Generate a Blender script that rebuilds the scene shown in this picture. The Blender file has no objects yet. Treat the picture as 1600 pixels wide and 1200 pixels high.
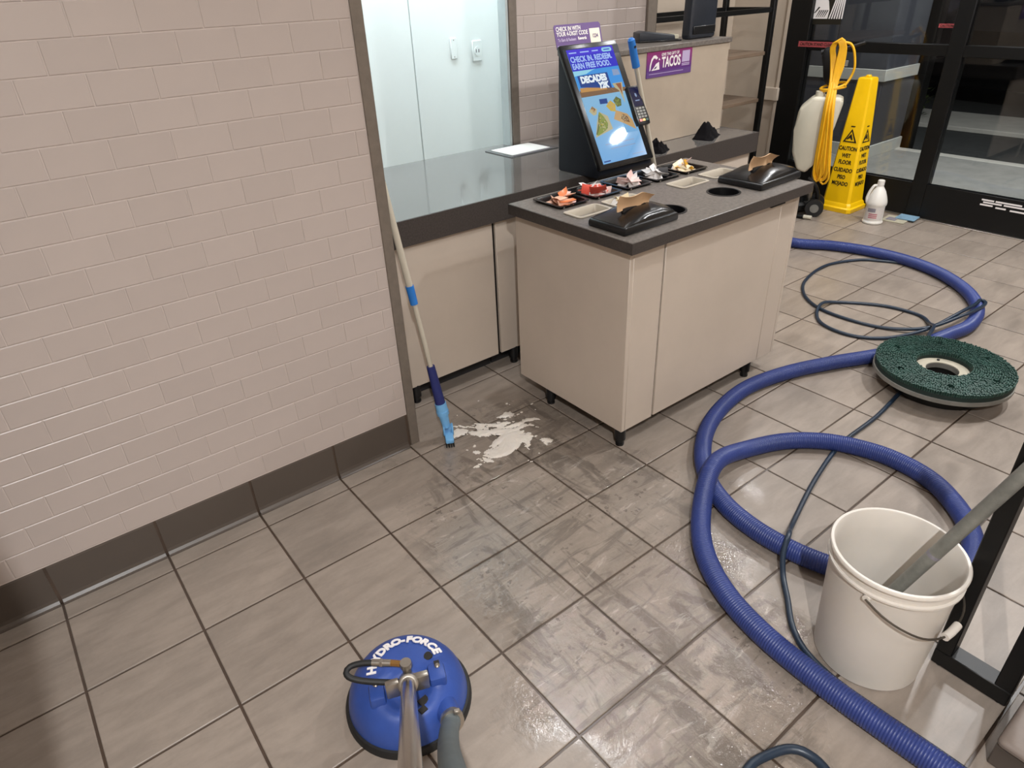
import bpy, bmesh, math, random
from mathutils import Vector, Matrix, noise

T = 0.311                      # one floor-tile pitch in metres; all coordinates below are in floor tiles
SC = bpy.context.scene
COL = SC.collection
R = random.Random(7)

# ------------------------------------------------------------------ camera
CX, CY, CZ = 0.7822, -6.26843, 5.1213
RIGHT = Vector((0.7844167, -0.61907495, -0.03790328))
DOWN = Vector((-0.34234769, -0.38120282, -0.85876799))
FWD = Vector((0.51719291, 0.68660805, -0.51096074))
FPX = 1054.1179
cam = bpy.data.cameras.new('camera')
cam.sensor_fit = 'HORIZONTAL'
cam.sensor_width = 36.0
cam.lens = FPX / 1600 * 36.0
cam.clip_start = 0.02
co = bpy.data.objects.new('camera', cam)
COL.objects.link(co)
m3 = Matrix((RIGHT, -DOWN, -FWD)).transposed()
co.matrix_world = Matrix.Translation(Vector((CX, CY, CZ)) * T) @ m3.to_4x4()
SC.camera = co

# ------------------------------------------------------------------ world, exposure
w = bpy.data.worlds.new('night_sky')
SC.world = w
w.use_nodes = True
w.node_tree.nodes['Background'].inputs[0].default_value = (0.012, 0.017, 0.030, 1)
w.node_tree.nodes['Background'].inputs[1].default_value = 0.35
SC.view_settings.view_transform = 'Standard'
SC.view_settings.look = 'None'
SC.view_settings.gamma = 1.0
SC.view_settings.exposure = 0.0
SC.view_settings.use_curve_mapping = False

WARM = (0.97, 0.985, 1.0)
COOL = (0.80, 0.93, 1.04)
# ceiling downlights: x, y, watts, radius (tiles)
DOWNLIGHTS = [(5.4, -6.2, 2, 0.2), (6.95, 0.0, 17, 0.14), (12.4, -4.4, 50, 0.27), (-0.45, -8.6, 104, 0.09), (11.8, -0.4, 8, 0.27),  # the brightest lamp is added, set to cast the lower left shadow
              (16.8, -5.3, 42, 0.27), (16.0, 1.6, 20, 0.2), (14.5, 3.2, 3, 0.2), (9.6, 2.2, 0.8, 0.2), (3.0, -9.5, 9, 0.27)]
KITCHEN_LIGHTS = [(6.6, 4.75, 29), (10.4, 4.75, 14)]
OUTSIDE_LIGHTS = [(20.8, 1.2, 75), (20.8, -4.0, 75)]
CEIL = 9.0

# ------------------------------------------------------------------ helpers: materials
def srgb(r, g, b):
    f = lambda c: (c / 255 / 12.92) if c / 255 <= 0.04045 else ((c / 255 + 0.055) / 1.055) ** 2.4
    return (f(r), f(g), f(b), 1.0)

MATS = {}
def mat(name, col, rough=0.5, metal=0.0, nscale=0.0, namt=0.12, bump=0.0, bscale=None, spec=0.5, emit=0.0, coat=0.0,
        stretch=(1, 1, 1), rvar=0.0, trans=0.0, sss=0.0):
    m = bpy.data.materials.new(name)
    m.use_nodes = True
    nt = m.node_tree
    N, L = nt.nodes, nt.links
    p = N['Principled BSDF']
    p.inputs['Base Color'].default_value = col
    p.inputs['Roughness'].default_value = rough
    p.inputs['Metallic'].default_value = metal
    p.inputs['Specular IOR Level'].default_value = spec
    p.inputs['Coat Weight'].default_value = coat
    p.inputs['Coat Roughness'].default_value = 0.1
    p.inputs['Transmission Weight'].default_value = trans
    if sss:
        p.inputs['Subsurface Weight'].default_value = sss
        p.inputs['Subsurface Radius'].default_value = (0.02, 0.015, 0.01)
    if emit:
        p.inputs['Emission Color'].default_value = col
        p.inputs['Emission Strength'].default_value = emit
    if nscale or bump or rvar:
        tc = N.new('ShaderNodeTexCoord')
        mp = N.new('ShaderNodeMapping')
        mp.inputs['Scale'].default_value = stretch
        L.new(tc.outputs['Object'], mp.inputs['Vector'])
        vec = mp.outputs['Vector']
    if nscale:
        n = N.new('ShaderNodeTexNoise')
        n.inputs['Scale'].default_value = nscale
        n.inputs['Detail'].default_value = 6
        n.inputs['Roughness'].default_value = 0.62
        L.new(vec, n.inputs['Vector'])
        r = N.new('ShaderNodeMapRange')
        r.inputs['From Min'].default_value = 0.3
        r.inputs['From Max'].default_value = 0.7
        r.inputs['To Min'].default_value = 1 - namt
        r.inputs['To Max'].default_value = 1 + namt
        L.new(n.outputs['Fac'], r.inputs['Value'])
        vm = N.new('ShaderNodeVectorMath')
        vm.operation = 'SCALE'
        vm.inputs[0].default_value = col[:3]
        L.new(r.outputs['Result'], vm.inputs['Scale'])
        L.new(vm.outputs['Vector'], p.inputs['Base Color'])
        if rvar:
            r2 = N.new('ShaderNodeMapRange')
            r2.inputs['From Min'].default_value = 0.3
            r2.inputs['From Max'].default_value = 0.7
            r2.inputs['To Min'].default_value = rough - rvar
            r2.inputs['To Max'].default_value = rough + rvar
            L.new(n.outputs['Fac'], r2.inputs['Value'])
            L.new(r2.outputs['Result'], p.inputs['Roughness'])
    if bump:
        n2 = N.new('ShaderNodeTexNoise')
        n2.inputs['Scale'].default_value = bscale or 120
        n2.inputs['Detail'].default_value = 3
        L.new(vec, n2.inputs['Vector'])
        b = N.new('ShaderNodeBump')
        b.inputs['Strength'].default_value = bump
        b.inputs['Distance'].default_value = 0.002
        L.new(n2.outputs['Fac'], b.inputs['Height'])
        L.new(b.outputs['Normal'], p.inputs['Normal'])
    MATS[name] = m
    return m

def emis(name, col, k):
    m = bpy.data.materials.new(name)
    m.use_nodes = True
    nt = m.node_tree
    nt.nodes.remove(nt.nodes['Principled BSDF'])
    e = nt.nodes.new('ShaderNodeEmission')
    e.inputs[0].default_value = col
    e.inputs[1].default_value = k
    nt.links.new(e.outputs[0], nt.nodes['Material Output'].inputs[0])
    MATS[name] = m
    return m

def glass_mat(name, tint, refl):
    m = bpy.data.materials.new(name)
    m.use_nodes = True
    nt = m.node_tree
    N, L = nt.nodes, nt.links
    N.remove(N['Principled BSDF'])
    tr = N.new('ShaderNodeBsdfTransparent')
    tr.inputs[0].default_value = tint
    gl = N.new('ShaderNodeBsdfGlossy')
    gl.inputs['Roughness'].default_value = 0.0
    gl.inputs[0].default_value = (1, 1, 1, 1)
    fr = N.new('ShaderNodeFresnel')
    fr.inputs[0].default_value = refl
    mx = N.new('ShaderNodeMixShader')
    L.new(fr.outputs[0], mx.inputs[0])
    L.new(tr.outputs[0], mx.inputs[1])
    L.new(gl.outputs[0], mx.inputs[2])
    L.new(mx.outputs[0], N['Material Output'].inputs[0])
    MATS[name] = m
    return m

# ------------------------------------------------------------------ helpers: geometry (tile units)
def nb():
    return bmesh.new()

def box(b, x0, x1, y0, y1, z0, z1, bev=0.0, seg=1, mat_i=0):
    v = [b.verts.new(p) for p in ((x0, y0, z0), (x1, y0, z0), (x1, y1, z0), (x0, y1, z0),
                                  (x0, y0, z1), (x1, y0, z1), (x1, y1, z1), (x0, y1, z1))]
    fs = [b.faces.new([v[i] for i in q]) for q in ((3, 2, 1, 0), (4, 5, 6, 7), (0, 1, 5, 4), (1, 2, 6, 5), (2, 3, 7, 6), (3, 0, 4, 7))]
    for f in fs:
        f.material_index = mat_i
    if bev:
        es = list({e for f in fs for e in f.edges})
        bmesh.ops.bevel(b, geom=es, offset=bev, segments=seg, affect='EDGES', profile=0.5)
    return v

def frame_for(d):
    d = d.normalized()
    u = d.cross(Vector((0, 0, 1)))
    if u.length < 1e-4:
        u = Vector((1, 0, 0))
    u.normalize()
    return u, d.cross(u).normalized()

def ring(b, c, u, v, r, n):
    return [b.verts.new(c + (u * math.cos(2 * math.pi * i / n) + v * math.sin(2 * math.pi * i / n)) * r) for i in range(n)]

def bridge(b, A, B, mi=0):
    n = len(A)
    for i in range(n):
        b.faces.new((A[i], A[(i + 1) % n], B[(i + 1) % n], B[i])).material_index = mi

def cyl(b, p0, p1, r0, r1=None, n=16, cap=True, mi=0):
    p0, p1 = Vector(p0), Vector(p1)
    r1 = r0 if r1 is None else r1
    u, v = frame_for(p1 - p0)
    A, B = ring(b, p0, u, v, r0, n), ring(b, p1, u, v, r1, n)
    bridge(b, A, B, mi)
    if cap:
        b.faces.new(A[::-1]).material_index = mi
        b.faces.new(B).material_index = mi

def sweep(b, pts, r, n=10, cap=True, closed=False):
    pts = [Vector(p) for p in pts]
    m = len(pts)
    rings = []
    u = None
    for i, p in enumerate(pts):
        if closed:
            d = pts[(i + 1) % m] - pts[i - 1]
        else:
            d = pts[min(i + 1, m - 1)] - pts[max(i - 1, 0)]
        d.normalize()
        if u is None:
            u, v = frame_for(d)
        else:
            u = (u - d * u.dot(d)).normalized()
            v = d.cross(u)
        rr = r[i] if isinstance(r, (list, tuple)) else r
        rings.append(ring(b, p, u, v, rr, n))
    for i in range(m - 1):
        bridge(b, rings[i], rings[i + 1])
    if closed:
        bridge(b, rings[-1], rings[0])
    elif cap:
        b.faces.new(rings[0][::-1])
        b.faces.new(rings[-1])

def lathe(b, prof, n=32, c=(0, 0, 0), cap0=True, cap1=True):
    c = Vector(c)
    rs = []
    for (r, z) in prof:
        rs.append([b.verts.new(c + Vector((r * math.cos(2 * math.pi * i / n), r * math.sin(2 * math.pi * i / n), z))) for i in range(n)])
    for i in range(len(rs) - 1):
        bridge(b, rs[i], rs[i + 1])
    if cap0:
        b.faces.new(rs[0][::-1])
    if cap1:
        b.faces.new(rs[-1])

def prism(b, poly, fn, d0, d1, bev=0.0, seg=2):
    A = [b.verts.new(fn(u, v, d0)) for u, v in poly]
    B = [b.verts.new(fn(u, v, d1)) for u, v in poly]
    n = len(poly)
    fs = [b.faces.new(A[::-1]), b.faces.new(B)]
    for i in range(n):
        fs.append(b.faces.new((A[i], A[(i + 1) % n], B[(i + 1) % n], B[i])))
    if bev:
        es = list({e for f in fs for e in f.edges})
        bmesh.ops.bevel(b, geom=es, offset=bev, segments=seg, affect='EDGES', profile=0.5)

def spline(pts, step=0.05, closed=False):
    P = [Vector(p) for p in pts]
    n = len(P)
    out = []
    rng = range(n) if closed else range(n - 1)
    for i in rng:
        if closed:
            p0, p1, p2, p3 = P[i - 1], P[i], P[(i + 1) % n], P[(i + 2) % n]
        else:
            p0, p1, p2, p3 = P[max(i - 1, 0)], P[i], P[i + 1], P[min(i + 2, n - 1)]
        k = max(2, int((p2 - p1).length / step))
        for j in range(k):
            t = j / k
            out.append(0.5 * ((2 * p1) + (p2 - p0) * t + (2 * p0 - 5 * p1 + 4 * p2 - p3) * t * t + (3 * p1 - p0 - 3 * p2 + p3) * t ** 3))
    if not closed:
        out.append(P[-1])
    return out

def resample(pts, step):
    out = [pts[0].copy()]
    acc = 0.0
    for a, c in zip(pts[:-1], pts[1:]):
        L = (c - a).length
        if L < 1e-9:
            continue
        pos = step - acc
        while pos <= L:
            out.append(a + (c - a) * (pos / L))
            pos += step
        acc = (acc + L) % step
    return out

def mesh_of(name, b, angle=38):
    bmesh.ops.scale(b, vec=(T, T, T), verts=b.verts)
    bmesh.ops.recalc_face_normals(b, faces=b.faces)
    me = bpy.data.meshes.new(name)
    b.to_mesh(me)
    b.free()
    if angle:
        me.polygons.foreach_set('use_smooth', [True] * len(me.polygons))
        me.set_sharp_from_angle(angle=math.radians(angle))
    return me

def link(name, me, m, parent=None, loc=(0, 0, 0), rot=(0, 0, 0)):
    o = bpy.data.objects.new(name, me)
    COL.objects.link(o)
    if m is not None and len(me.materials) == 0:
        for x in (m if isinstance(m, (list, tuple)) else [m]):
            me.materials.append(MATS[x] if isinstance(x, str) else x)
    o.location = Vector(loc) * T
    o.rotation_euler = rot
    if parent is not None:
        o.parent = parent
    return o

def obj(name, b, m, parent=None, loc=(0, 0, 0), rot=(0, 0, 0), angle=38, label=None):
    o = link(name, mesh_of(name, b, angle), m, parent, loc, rot)
    if label:
        o['label'] = label
    return o

def tag(o, label, cat=None, group=None, kind=None):
    o['label'] = label
    if cat:
        o['category'] = cat
    if group:
        o['group'] = group
    if kind:
        o['kind'] = kind
    return o

def thing(name, label, cat, loc=(0, 0, 0), rz=0.0, group=None, kind=None):
    o = bpy.data.objects.new(name, None)
    o.empty_display_size = 0.05
    COL.objects.link(o)
    o.location = Vector(loc) * T
    o.rotation_euler = (0, 0, rz)
    return tag(o, label, cat, group, kind)

def text(name, s, size, mtx, m, parent, bold=0.0, sx=1.0, align='CENTER', depth=0.004, shear=0.0):
    """flat lettering: mtx maps local xy (tile units) to the parent's frame (tile units)"""
    cu = bpy.data.curves.new(name, 'FONT')
    cu.body = s
    cu.size = size
    cu.align_x = align
    cu.align_y = 'CENTER'
    cu.offset = bold
    cu.extrude = depth
    cu.shear = shear
    cu.resolution_u = 3
    tmp = bpy.data.objects.new(name, cu)
    COL.objects.link(tmp)
    dg = bpy.context.evaluated_depsgraph_get()
    me = bpy.data.meshes.new_from_object(tmp.evaluated_get(dg))
    COL.objects.unlink(tmp)
    bpy.data.objects.remove(tmp)
    me.transform(Matrix.Scale(T, 4) @ mtx @ Matrix.Diagonal((sx, 1, 1, 1)))
    me.materials.clear()
    me.name = name
    return link(name, me, m, parent)

def axes(o, x, y, z=None):
    """matrix with origin o, columns x, y, (x cross y)"""
    x, y = Vector(x).normalized(), Vector(y).normalized()
    zz = x.cross(y).normalized()
    M = Matrix((x, y, zz)).transposed().to_4x4()
    M.translation = Vector(o)
    return M

def px(P):
    d = Vector(P) - Vector((CX, CY, CZ))
    z = d.dot(FWD)
    if z < 0.2:
        return None
    return (800 + FPX * d.dot(RIGHT) / z, 600 + FPX * d.dot(DOWN) / z, z)

def pieces(parent, items, make_mesh, m, name, limit=300):
    """items: (key, centre in tiles, rz, size). The largest in view become objects, the rest one stuff mesh."""
    seen, rest = [], []
    for it in items:
        q = px(it[1])
        if q and -90 < q[0] < 1690 and -90 < q[1] < 1290:
            seen.append((it[3] / q[2] ** 2, it))
        else:
            rest.append(it)
    seen.sort(key=lambda s: -s[0])
    rest += [s[1] for s in seen[limit:]]
    cache = {}
    for _, it in seen[:limit]:
        if it[0] not in cache:
            b = nb()
            make_mesh(b, it[0], Vector((0, 0, 0)))
            cache[it[0]] = mesh_of(name, b, 12)
        link(name, cache[it[0]], m, parent, it[1])
    if rest:
        b = nb()
        for it in rest:
            make_mesh(b, it[0], Vector(it[1]))
        o = obj(name, b, m, parent, angle=12)
        o['kind'] = 'stuff'

# ------------------------------------------------------------------ materials
def floor_material():
    m = bpy.data.materials.new('floor_tile')
    m.use_nodes = True
    nt = m.node_tree
    N, L = nt.nodes, nt.links
    p = N['Principled BSDF']
    geo = N.new('ShaderNodeNewGeometry')
    oi = N.new('ShaderNodeObjectInfo')
    def math_(op, a, b_=None, c=None, clamp=False):
        n = N.new('ShaderNodeMath')
        n.operation = op
        n.use_clamp = clamp
        for i, x in enumerate((a, b_, c)):
            if x is None:
                continue
            if isinstance(x, (int, float)):
                n.inputs[i].default_value = x
            else:
                L.new(x, n.inputs[i])
        return n.outputs[0]
    def vm(op, a, b_):
        n = N.new('ShaderNodeVectorMath')
        n.operation = op
        for i, x in enumerate((a, b_)):
            if isinstance(x, tuple):
                n.inputs[i].default_value = x
            else:
                L.new(x, n.inputs[i])
        return n.outputs[0] if op not in ('LENGTH', 'DISTANCE') else n.outputs[1]
    def nz(vec, scale, detail=5, rough=0.6, dist=0.0):
        n = N.new('ShaderNodeTexNoise')
        n.inputs['Scale'].default_value = scale
        n.inputs['Detail'].default_value = detail
        n.inputs['Roughness'].default_value = rough
        n.inputs['Distortion'].default_value = dist
        L.new(vec, n.inputs['Vector'])
        return n.outputs['Fac']
    def ramp(v, a, c, lo=0.0, hi=1.0):
        n = N.new('ShaderNodeMapRange')
        n.interpolation_type = 'SMOOTHSTEP'
        for i, x in zip((1, 2, 3, 4), (a, c, lo, hi)):
            n.inputs[i].default_value = x
        L.new(v, n.inputs[0])
        return n.outputs[0]
    def mapv(vec, scale, rz=0.0):
        n = N.new('ShaderNodeMapping')
        n.inputs['Scale'].default_value = scale
        n.inputs['Rotation'].default_value = (0, 0, rz)
        L.new(vec, n.inputs['Vector'])
        return n.outputs[0]
    pos = vm('SCALE', geo.outputs['Position'], (0, 0, 0))
    pos.node.inputs['Scale'].default_value = 1 / T         # tile units
    rnd = N.new('ShaderNodeCombineXYZ')
    L.new(math_('MULTIPLY', oi.outputs['Random'], 37.0), rnd.inputs[0])
    L.new(math_('MULTIPLY', oi.outputs['Random'], 91.0), rnd.inputs[1])
    tp = vm('ADD', pos, rnd.outputs[0])
    # cement look: cloudy streaks, shifted per tile
    streak = nz(mapv(tp, (1.0, 4.2, 1.0), 0.25), 1.7, 7, 0.62, 0.4)
    cloud = nz(tp, 1.1, 5, 0.6)
    fine = nz(tp, 26.0, 3, 0.6)
    f = math_('ADD', math_('MULTIPLY', streak, 0.55), math_('ADD', math_('MULTIPLY', cloud, 0.35), math_('MULTIPLY', fine, 0.10)))
    val = ramp(f, 0.36, 0.66, 0.85, 1.13)
    val = math_('MULTIPLY', val, ramp(oi.outputs['Random'], 0.0, 1.0, 0.95, 1.05))
    # scrubbed, wet and muddy zone along the working path
    wob = nz(pos, 0.9, 4, 0.6)
    wob2 = math_('MULTIPLY', math_('SUBTRACT', wob, 0.5), 1.6)
    def blob(cx, cy, rx, ry, ang):
        q = mapv(vm('SUBTRACT', pos, (cx, cy, 0.0)), (1 / rx, 1 / ry, 0.0), 0.0)
        if ang:
            q2 = vm('SUBTRACT', pos, (cx, cy, 0.0))
            n = N.new('ShaderNodeVectorRotate')
            n.rotation_type = 'Z_AXIS'
            n.inputs['Angle'].default_value = ang
            L.new(q2, n.inputs['Vector'])
            q = vm('MULTIPLY', n.outputs[0], (1 / rx, 1 / ry, 0.0))
        return ramp(math_('ADD', vm('LENGTH', q, (0, 0, 0)), wob2), 1.15, 0.55)
    wet = math_('MAXIMUM', blob(4.6, -2.0, 1.9, 2.3, 0.0), blob(4.1, -3.7, 1.4, 1.7, 0.0))
    wet = math_('MAXIMUM', wet, blob(5.2, -0.4, 1.0, 0.9, 0.0))
    damp = math_('MAXIMUM', blob(12.5, -1.5, 4.2, 2.8, 0.0), blob(3.5, -2.5, 3.0, 3.2, 0.0))
    warp = vm('ADD', pos, vm('SCALE', nz(pos, 1.4, 2), (0, 0, 0)))
    sm = nz(mapv(pos, (2.4, 0.7, 1.0), 0.75), 1.3, 9, 0.66, 1.1)
    sm2 = nz(mapv(pos, (0.6, 3.6, 1.0), -0.5), 1.7, 8, 0.64, 0.9)
    mud = math_('MULTIPLY', ramp(sm, 0.50, 0.61), wet)
    mud2 = math_('MULTIPLY', ramp(sm2, 0.52, 0.61), wet)
    spots = math_('MULTIPLY', math_('MULTIPLY', ramp(nz(pos, 11.0, 3, 0.6), 0.58, 0.64), ramp(nz(pos, 1.6, 3, 0.6), 0.45, 0.60)), wet)
    drk = math_('MAXIMUM', math_('MULTIPLY', mud, 0.40), math_('MAXIMUM', math_('MULTIPLY', mud2, 0.30), math_('MULTIPLY', spots, 0.42)))
    val = math_('MULTIPLY', val, math_('SUBTRACT', 1.0, drk))
    val = math_('MULTIPLY', val, math_('SUBTRACT', 1.0, math_('MULTIPLY', wet, 0.09)))
    grime = ramp(nz(mapv(pos, (1.0, 1.9, 1.0), 0.5), 0.55, 4, 0.6, 0.6), 0.52, 0.75, 0.0, 0.16)
    val = math_('MULTIPLY', val, math_('SUBTRACT', 1.0, grime))
    sc = N.new('ShaderNodeVectorMath')
    sc.operation = 'SCALE'
    sc.inputs[0].default_value = srgb(143, 131, 120)[:3]
    L.new(val, sc.inputs['Scale'])
    # pale soap film swirls
    film = math_('MULTIPLY', ramp(nz(mapv(pos, (0.7, 2.6, 1.0), 0.9), 2.0, 8, 0.68, 1.4), 0.57, 0.66), wet)
    film = math_('MULTIPLY', film, 0.26)
    mx = N.new('ShaderNodeMix')
    mx.data_type = 'RGBA'
    L.new(film, mx.inputs['Factor'])
    L.new(sc.outputs[0], mx.inputs['A'])
    mx.inputs['B'].default_value = srgb(205, 196, 186)
    L.new(mx.outputs['Result'], p.inputs['Base Color'])
    rg = math_('SUBTRACT', 0.44, math_('MULTIPLY', wet, 0.35))
    rg = math_('SUBTRACT', rg, math_('MULTIPLY', damp, 0.10))
    rg = math_('ADD', rg, math_('MULTIPLY', math_('SUBTRACT', cloud, 0.5), 0.25), clamp=True)
    L.new(rg, p.inputs['Roughness'])
    hb = math_('ADD', math_('MULTIPLY', fine, 0.25), math_('MULTIPLY', math_('MULTIPLY', nz(pos, 17.0, 4, 0.65), wet), 3.2))
    bp = N.new('ShaderNodeBump')
    bp.inputs['Strength'].default_value = 0.35
    bp.inputs['Distance'].default_value = 0.0022
    L.new(hb, bp.inputs['Height'])
    L.new(bp.outputs[0], p.inputs['Normal'])
    # standing water film
    L.new(math_('MULTIPLY', wet, 0.75), p.inputs['Coat Weight'])
    p.inputs['Coat Roughness'].default_value = 0.035
    p.inputs['Coat IOR'].default_value = 1.33
    L.new(bp.outputs[0], p.inputs['Coat Normal'])
    MATS['floor_tile'] = m

floor_material()
mat('floor_grout', srgb(74, 60, 50), 0.32, nscale=9, namt=0.25)

def wall_tile_material(name, col, rough):
    m = mat(name, col, rough, nscale=3.0, namt=0.03, bump=0.025, bscale=14.0, spec=0.45)
    nt = m.node_tree
    oi = nt.nodes.new('ShaderNodeObjectInfo')
    r = nt.nodes.new('ShaderNodeMapRange')
    r.inputs['To Min'].default_value = 0.975
    r.inputs['To Max'].default_value = 1.025
    nt.links.new(oi.outputs['Random'], r.inputs['Value'])
    p = nt.nodes['Principled BSDF']
    src = p.inputs['Base Color'].links[0].from_socket
    v = nt.nodes.new('ShaderNodeVectorMath')
    v.operation = 'SCALE'
    nt.links.new(src, v.inputs[0])
    nt.links.new(r.outputs[0], v.inputs['Scale'])
    nt.links.new(v.outputs[0], p.inputs['Base Color'])
wall_tile_material('wall_tile', srgb(182, 169, 162), 0.34)
mat('wall_grout', srgb(200, 188, 180), 0.75, nscale=20, namt=0.06)
wall_tile_material('base_tile', srgb(82, 73, 66), 0.34)
MATS['base_tile'].node_tree.nodes['Principled BSDF'].inputs['Specular IOR Level'].default_value = 0.5
mat('paint_beige', srgb(186, 172, 156), 0.6, nscale=2.0, namt=0.03, bump=0.1, bscale=160)
mat('paint_ceiling', srgb(205, 200, 192), 0.8, nscale=3.0, namt=0.03)
mat('trim_metal', srgb(122, 112, 102), 0.42, 0.25, nscale=40, namt=0.10, bump=0.08, bscale=200)
mat('trim_pale', srgb(190, 200, 200), 0.35, 0.3, nscale=20, namt=0.04)
mat('frp_white', srgb(222, 230, 229), 0.6, nscale=2.0, namt=0.02)
mat('laminate', srgb(195, 181, 167), 0.42, nscale=2.2, namt=0.06, bump=0.06, bscale=240)
mat('laminate_edge', srgb(168, 153, 136), 0.45, nscale=6, namt=0.06)
mat('gap_dark', srgb(32, 28, 25), 0.7, nscale=10, namt=0.1)
mat('quartz', srgb(98, 95, 92), 0.08, nscale=80, namt=0.35)
MATS['quartz'].node_tree.nodes['Principled BSDF'].inputs['IOR'].default_value = 2.7
mat('stone_top', srgb(108, 101, 95), 0.34, nscale=75, namt=0.38)
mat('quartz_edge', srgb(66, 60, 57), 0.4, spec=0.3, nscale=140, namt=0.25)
mat('toe_kick', srgb(40, 40, 42), 0.35, nscale=6, namt=0.1)
mat('black_plastic', srgb(15, 15, 17), 0.36, nscale=14, namt=0.12)
mat('black_gloss', srgb(15, 15, 17), 0.26, nscale=10, namt=0.1)
mat('black_metal', srgb(10, 10, 10), 0.42, 0.0, spec=0.35, nscale=20, namt=0.15)
mat('door_black', srgb(9, 9, 9), 0.45, 0.0, spec=0.35, nscale=8, namt=0.12)
mat('kiosk_shell', srgb(24, 28, 36), 0.5, spec=0.25, nscale=30, namt=0.06, bump=0.1, bscale=300)
mat('rubber', srgb(22, 22, 22), 0.6, nscale=20, namt=0.15)
mat('hose_blue', srgb(42, 57, 116), 0.40, nscale=8, namt=0.12)
mat('hose_navy', srgb(28, 42, 58), 0.38, nscale=10, namt=0.15)
mat('dome_blue', srgb(46, 74, 146), 0.42, nscale=9, namt=0.12, bump=0.25, bscale=70)
mat('brush_blue', srgb(116, 176, 224), 0.38, nscale=14, namt=0.05)
mat('grip_navy', srgb(36, 44, 104), 0.5, nscale=14, namt=0.1)
mat('sleeve_blue', srgb(36, 112, 190), 0.4, nscale=14, namt=0.08)
mat('pole_cream', srgb(188, 180, 164), 0.4, nscale=10, namt=0.10, stretch=(1, 1, 0.2))
mat('pole_grey', srgb(128, 128, 122), 0.45, 0.25, nscale=18, namt=0.28, bump=0.15, bscale=60)
mat('chrome', srgb(196, 188, 180), 0.17, 1.0, nscale=5, namt=0.05, rvar=0.05)
mat('steel', srgb(170, 162, 152), 0.34, 0.9, nscale=12, namt=0.12)
mat('brass', srgb(196, 150, 92), 0.3, 0.9, nscale=12, namt=0.1)
mat('hose_grey', srgb(98, 106, 108), 0.5, nscale=12, namt=0.1)
mat('bucket_white', srgb(208, 201, 192), 0.40, nscale=4, namt=0.04, sss=0.15)
mat('wire', srgb(96, 90, 82), 0.4, 0.8, nscale=12, namt=0.1)
mat('cream_tank', srgb(206, 200, 182), 0.45, nscale=5, namt=0.05, sss=0.1)
mat('cone_yellow', srgb(246, 196, 8), 0.36, nscale=5, namt=0.04)
mat('cord_yellow', srgb(236, 176, 22), 0.45, nscale=8, namt=0.08)
mat('print_black', srgb(28, 24, 14), 0.5, nscale=10, namt=0.05)
mat('jug_white', srgb(226, 222, 214), 0.38, nscale=4, namt=0.03, sss=0.1)
mat('label_grey', srgb(205, 198, 192), 0.6, nscale=30, namt=0.05)
mat('label_red', srgb(176, 92, 104), 0.6, nscale=30, namt=0.05)
mat('bristle_green', srgb(34, 66, 58), 0.55, nscale=14, namt=0.28)
mat('bristle_base', srgb(18, 36, 32), 0.7, nscale=14, namt=0.2)
mat('plate_grey', srgb(122, 120, 114), 0.5, nscale=14, namt=0.18)
mat('plate_cream', srgb(176, 168, 150), 0.5, nscale=14, namt=0.12)
mat('purple', srgb(92, 60, 122), 0.5, nscale=4, namt=0.06)
mat('purple_dark', srgb(70, 38, 104), 0.45, nscale=4, namt=0.06)
mat('plum', srgb(128, 44, 104), 0.45, nscale=4, namt=0.06)
mat('print_white', srgb(232, 226, 224), 0.55, nscale=6, namt=0.02)
mat('print_lilac', srgb(176, 160, 192), 0.55, nscale=6, namt=0.02)
mat('print_cream', srgb(240, 228, 205), 0.55, nscale=6, namt=0.04)
mat('print_grey', srgb(130, 126, 134), 0.55, nscale=6, namt=0.04)
mat('paper', srgb(228, 226, 220), 0.55, nscale=6, namt=0.02)
mat('clear_edge', srgb(84, 84, 84), 0.2, nscale=10, namt=0.1)
mat('kraft', srgb(232, 192, 150), 0.7, nscale=16, namt=0.06)
mat('pan_beige', srgb(186, 176, 160), 0.35, nscale=6, namt=0.04)
mat('pan_grey', srgb(112, 104, 94), 0.3, nscale=6, namt=0.06)
mat('shelf_wood', srgb(118, 100, 84), 0.5, nscale=6, namt=0.18, stretch=(1, 8, 8))
mat('cloth_black', srgb(16, 14, 16), 0.9, spec=0.1, nscale=20, namt=0.3, bump=0.5, bscale=90)
mat('navy_plastic', srgb(34, 38, 46), 0.4, nscale=10, namt=0.1)
mat('soap_foam', srgb(226, 218, 208), 0.5, nscale=30, namt=0.05, bump=0.5, bscale=120, sss=0.2)
mat('concrete', srgb(150, 150, 146), 0.85, nscale=6, namt=0.14, bump=0.3, bscale=80)
mat('kerb', srgb(196, 194, 186), 0.8, nscale=6, namt=0.08)
mat('asphalt', srgb(58, 60, 60), 0.85, nscale=12, namt=0.2, bump=0.4, bscale=120)
mat('ext_panel', srgb(74, 76, 84), 0.55, nscale=3, namt=0.08)
mat('ext_white', srgb(205, 206, 200), 0.6, nscale=4, namt=0.05)
mat('foliage', srgb(62, 74, 34), 0.7, nscale=20, namt=0.3)
mat('tape_red', srgb(170, 72, 76), 0.6, nscale=10, namt=0.08)
mat('pad_blue', srgb(110, 142, 164), 0.8, nscale=20, namt=0.2, bump=0.5, bscale=100)
mat('card_tan', srgb(172, 166, 146), 0.7, nscale=12, namt=0.1)
for nme, c in dict(pk_orange=(226, 132, 84), pk_peach=(226, 178, 150), pk_red=(206, 82, 66), pk_pink=(224, 190, 182),
                   pk_white=(226, 220, 216), pk_cream=(232, 214, 178), pk_yellow=(220, 164, 46), pk_silver=(196, 196, 196),
                   pk_dark=(46, 44, 46)).items():
    mat(nme, srgb(*c), 0.3, nscale=40, namt=0.10)
glass_mat('door_glass', (0.78, 0.80, 0.82, 1), 1.5)
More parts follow.
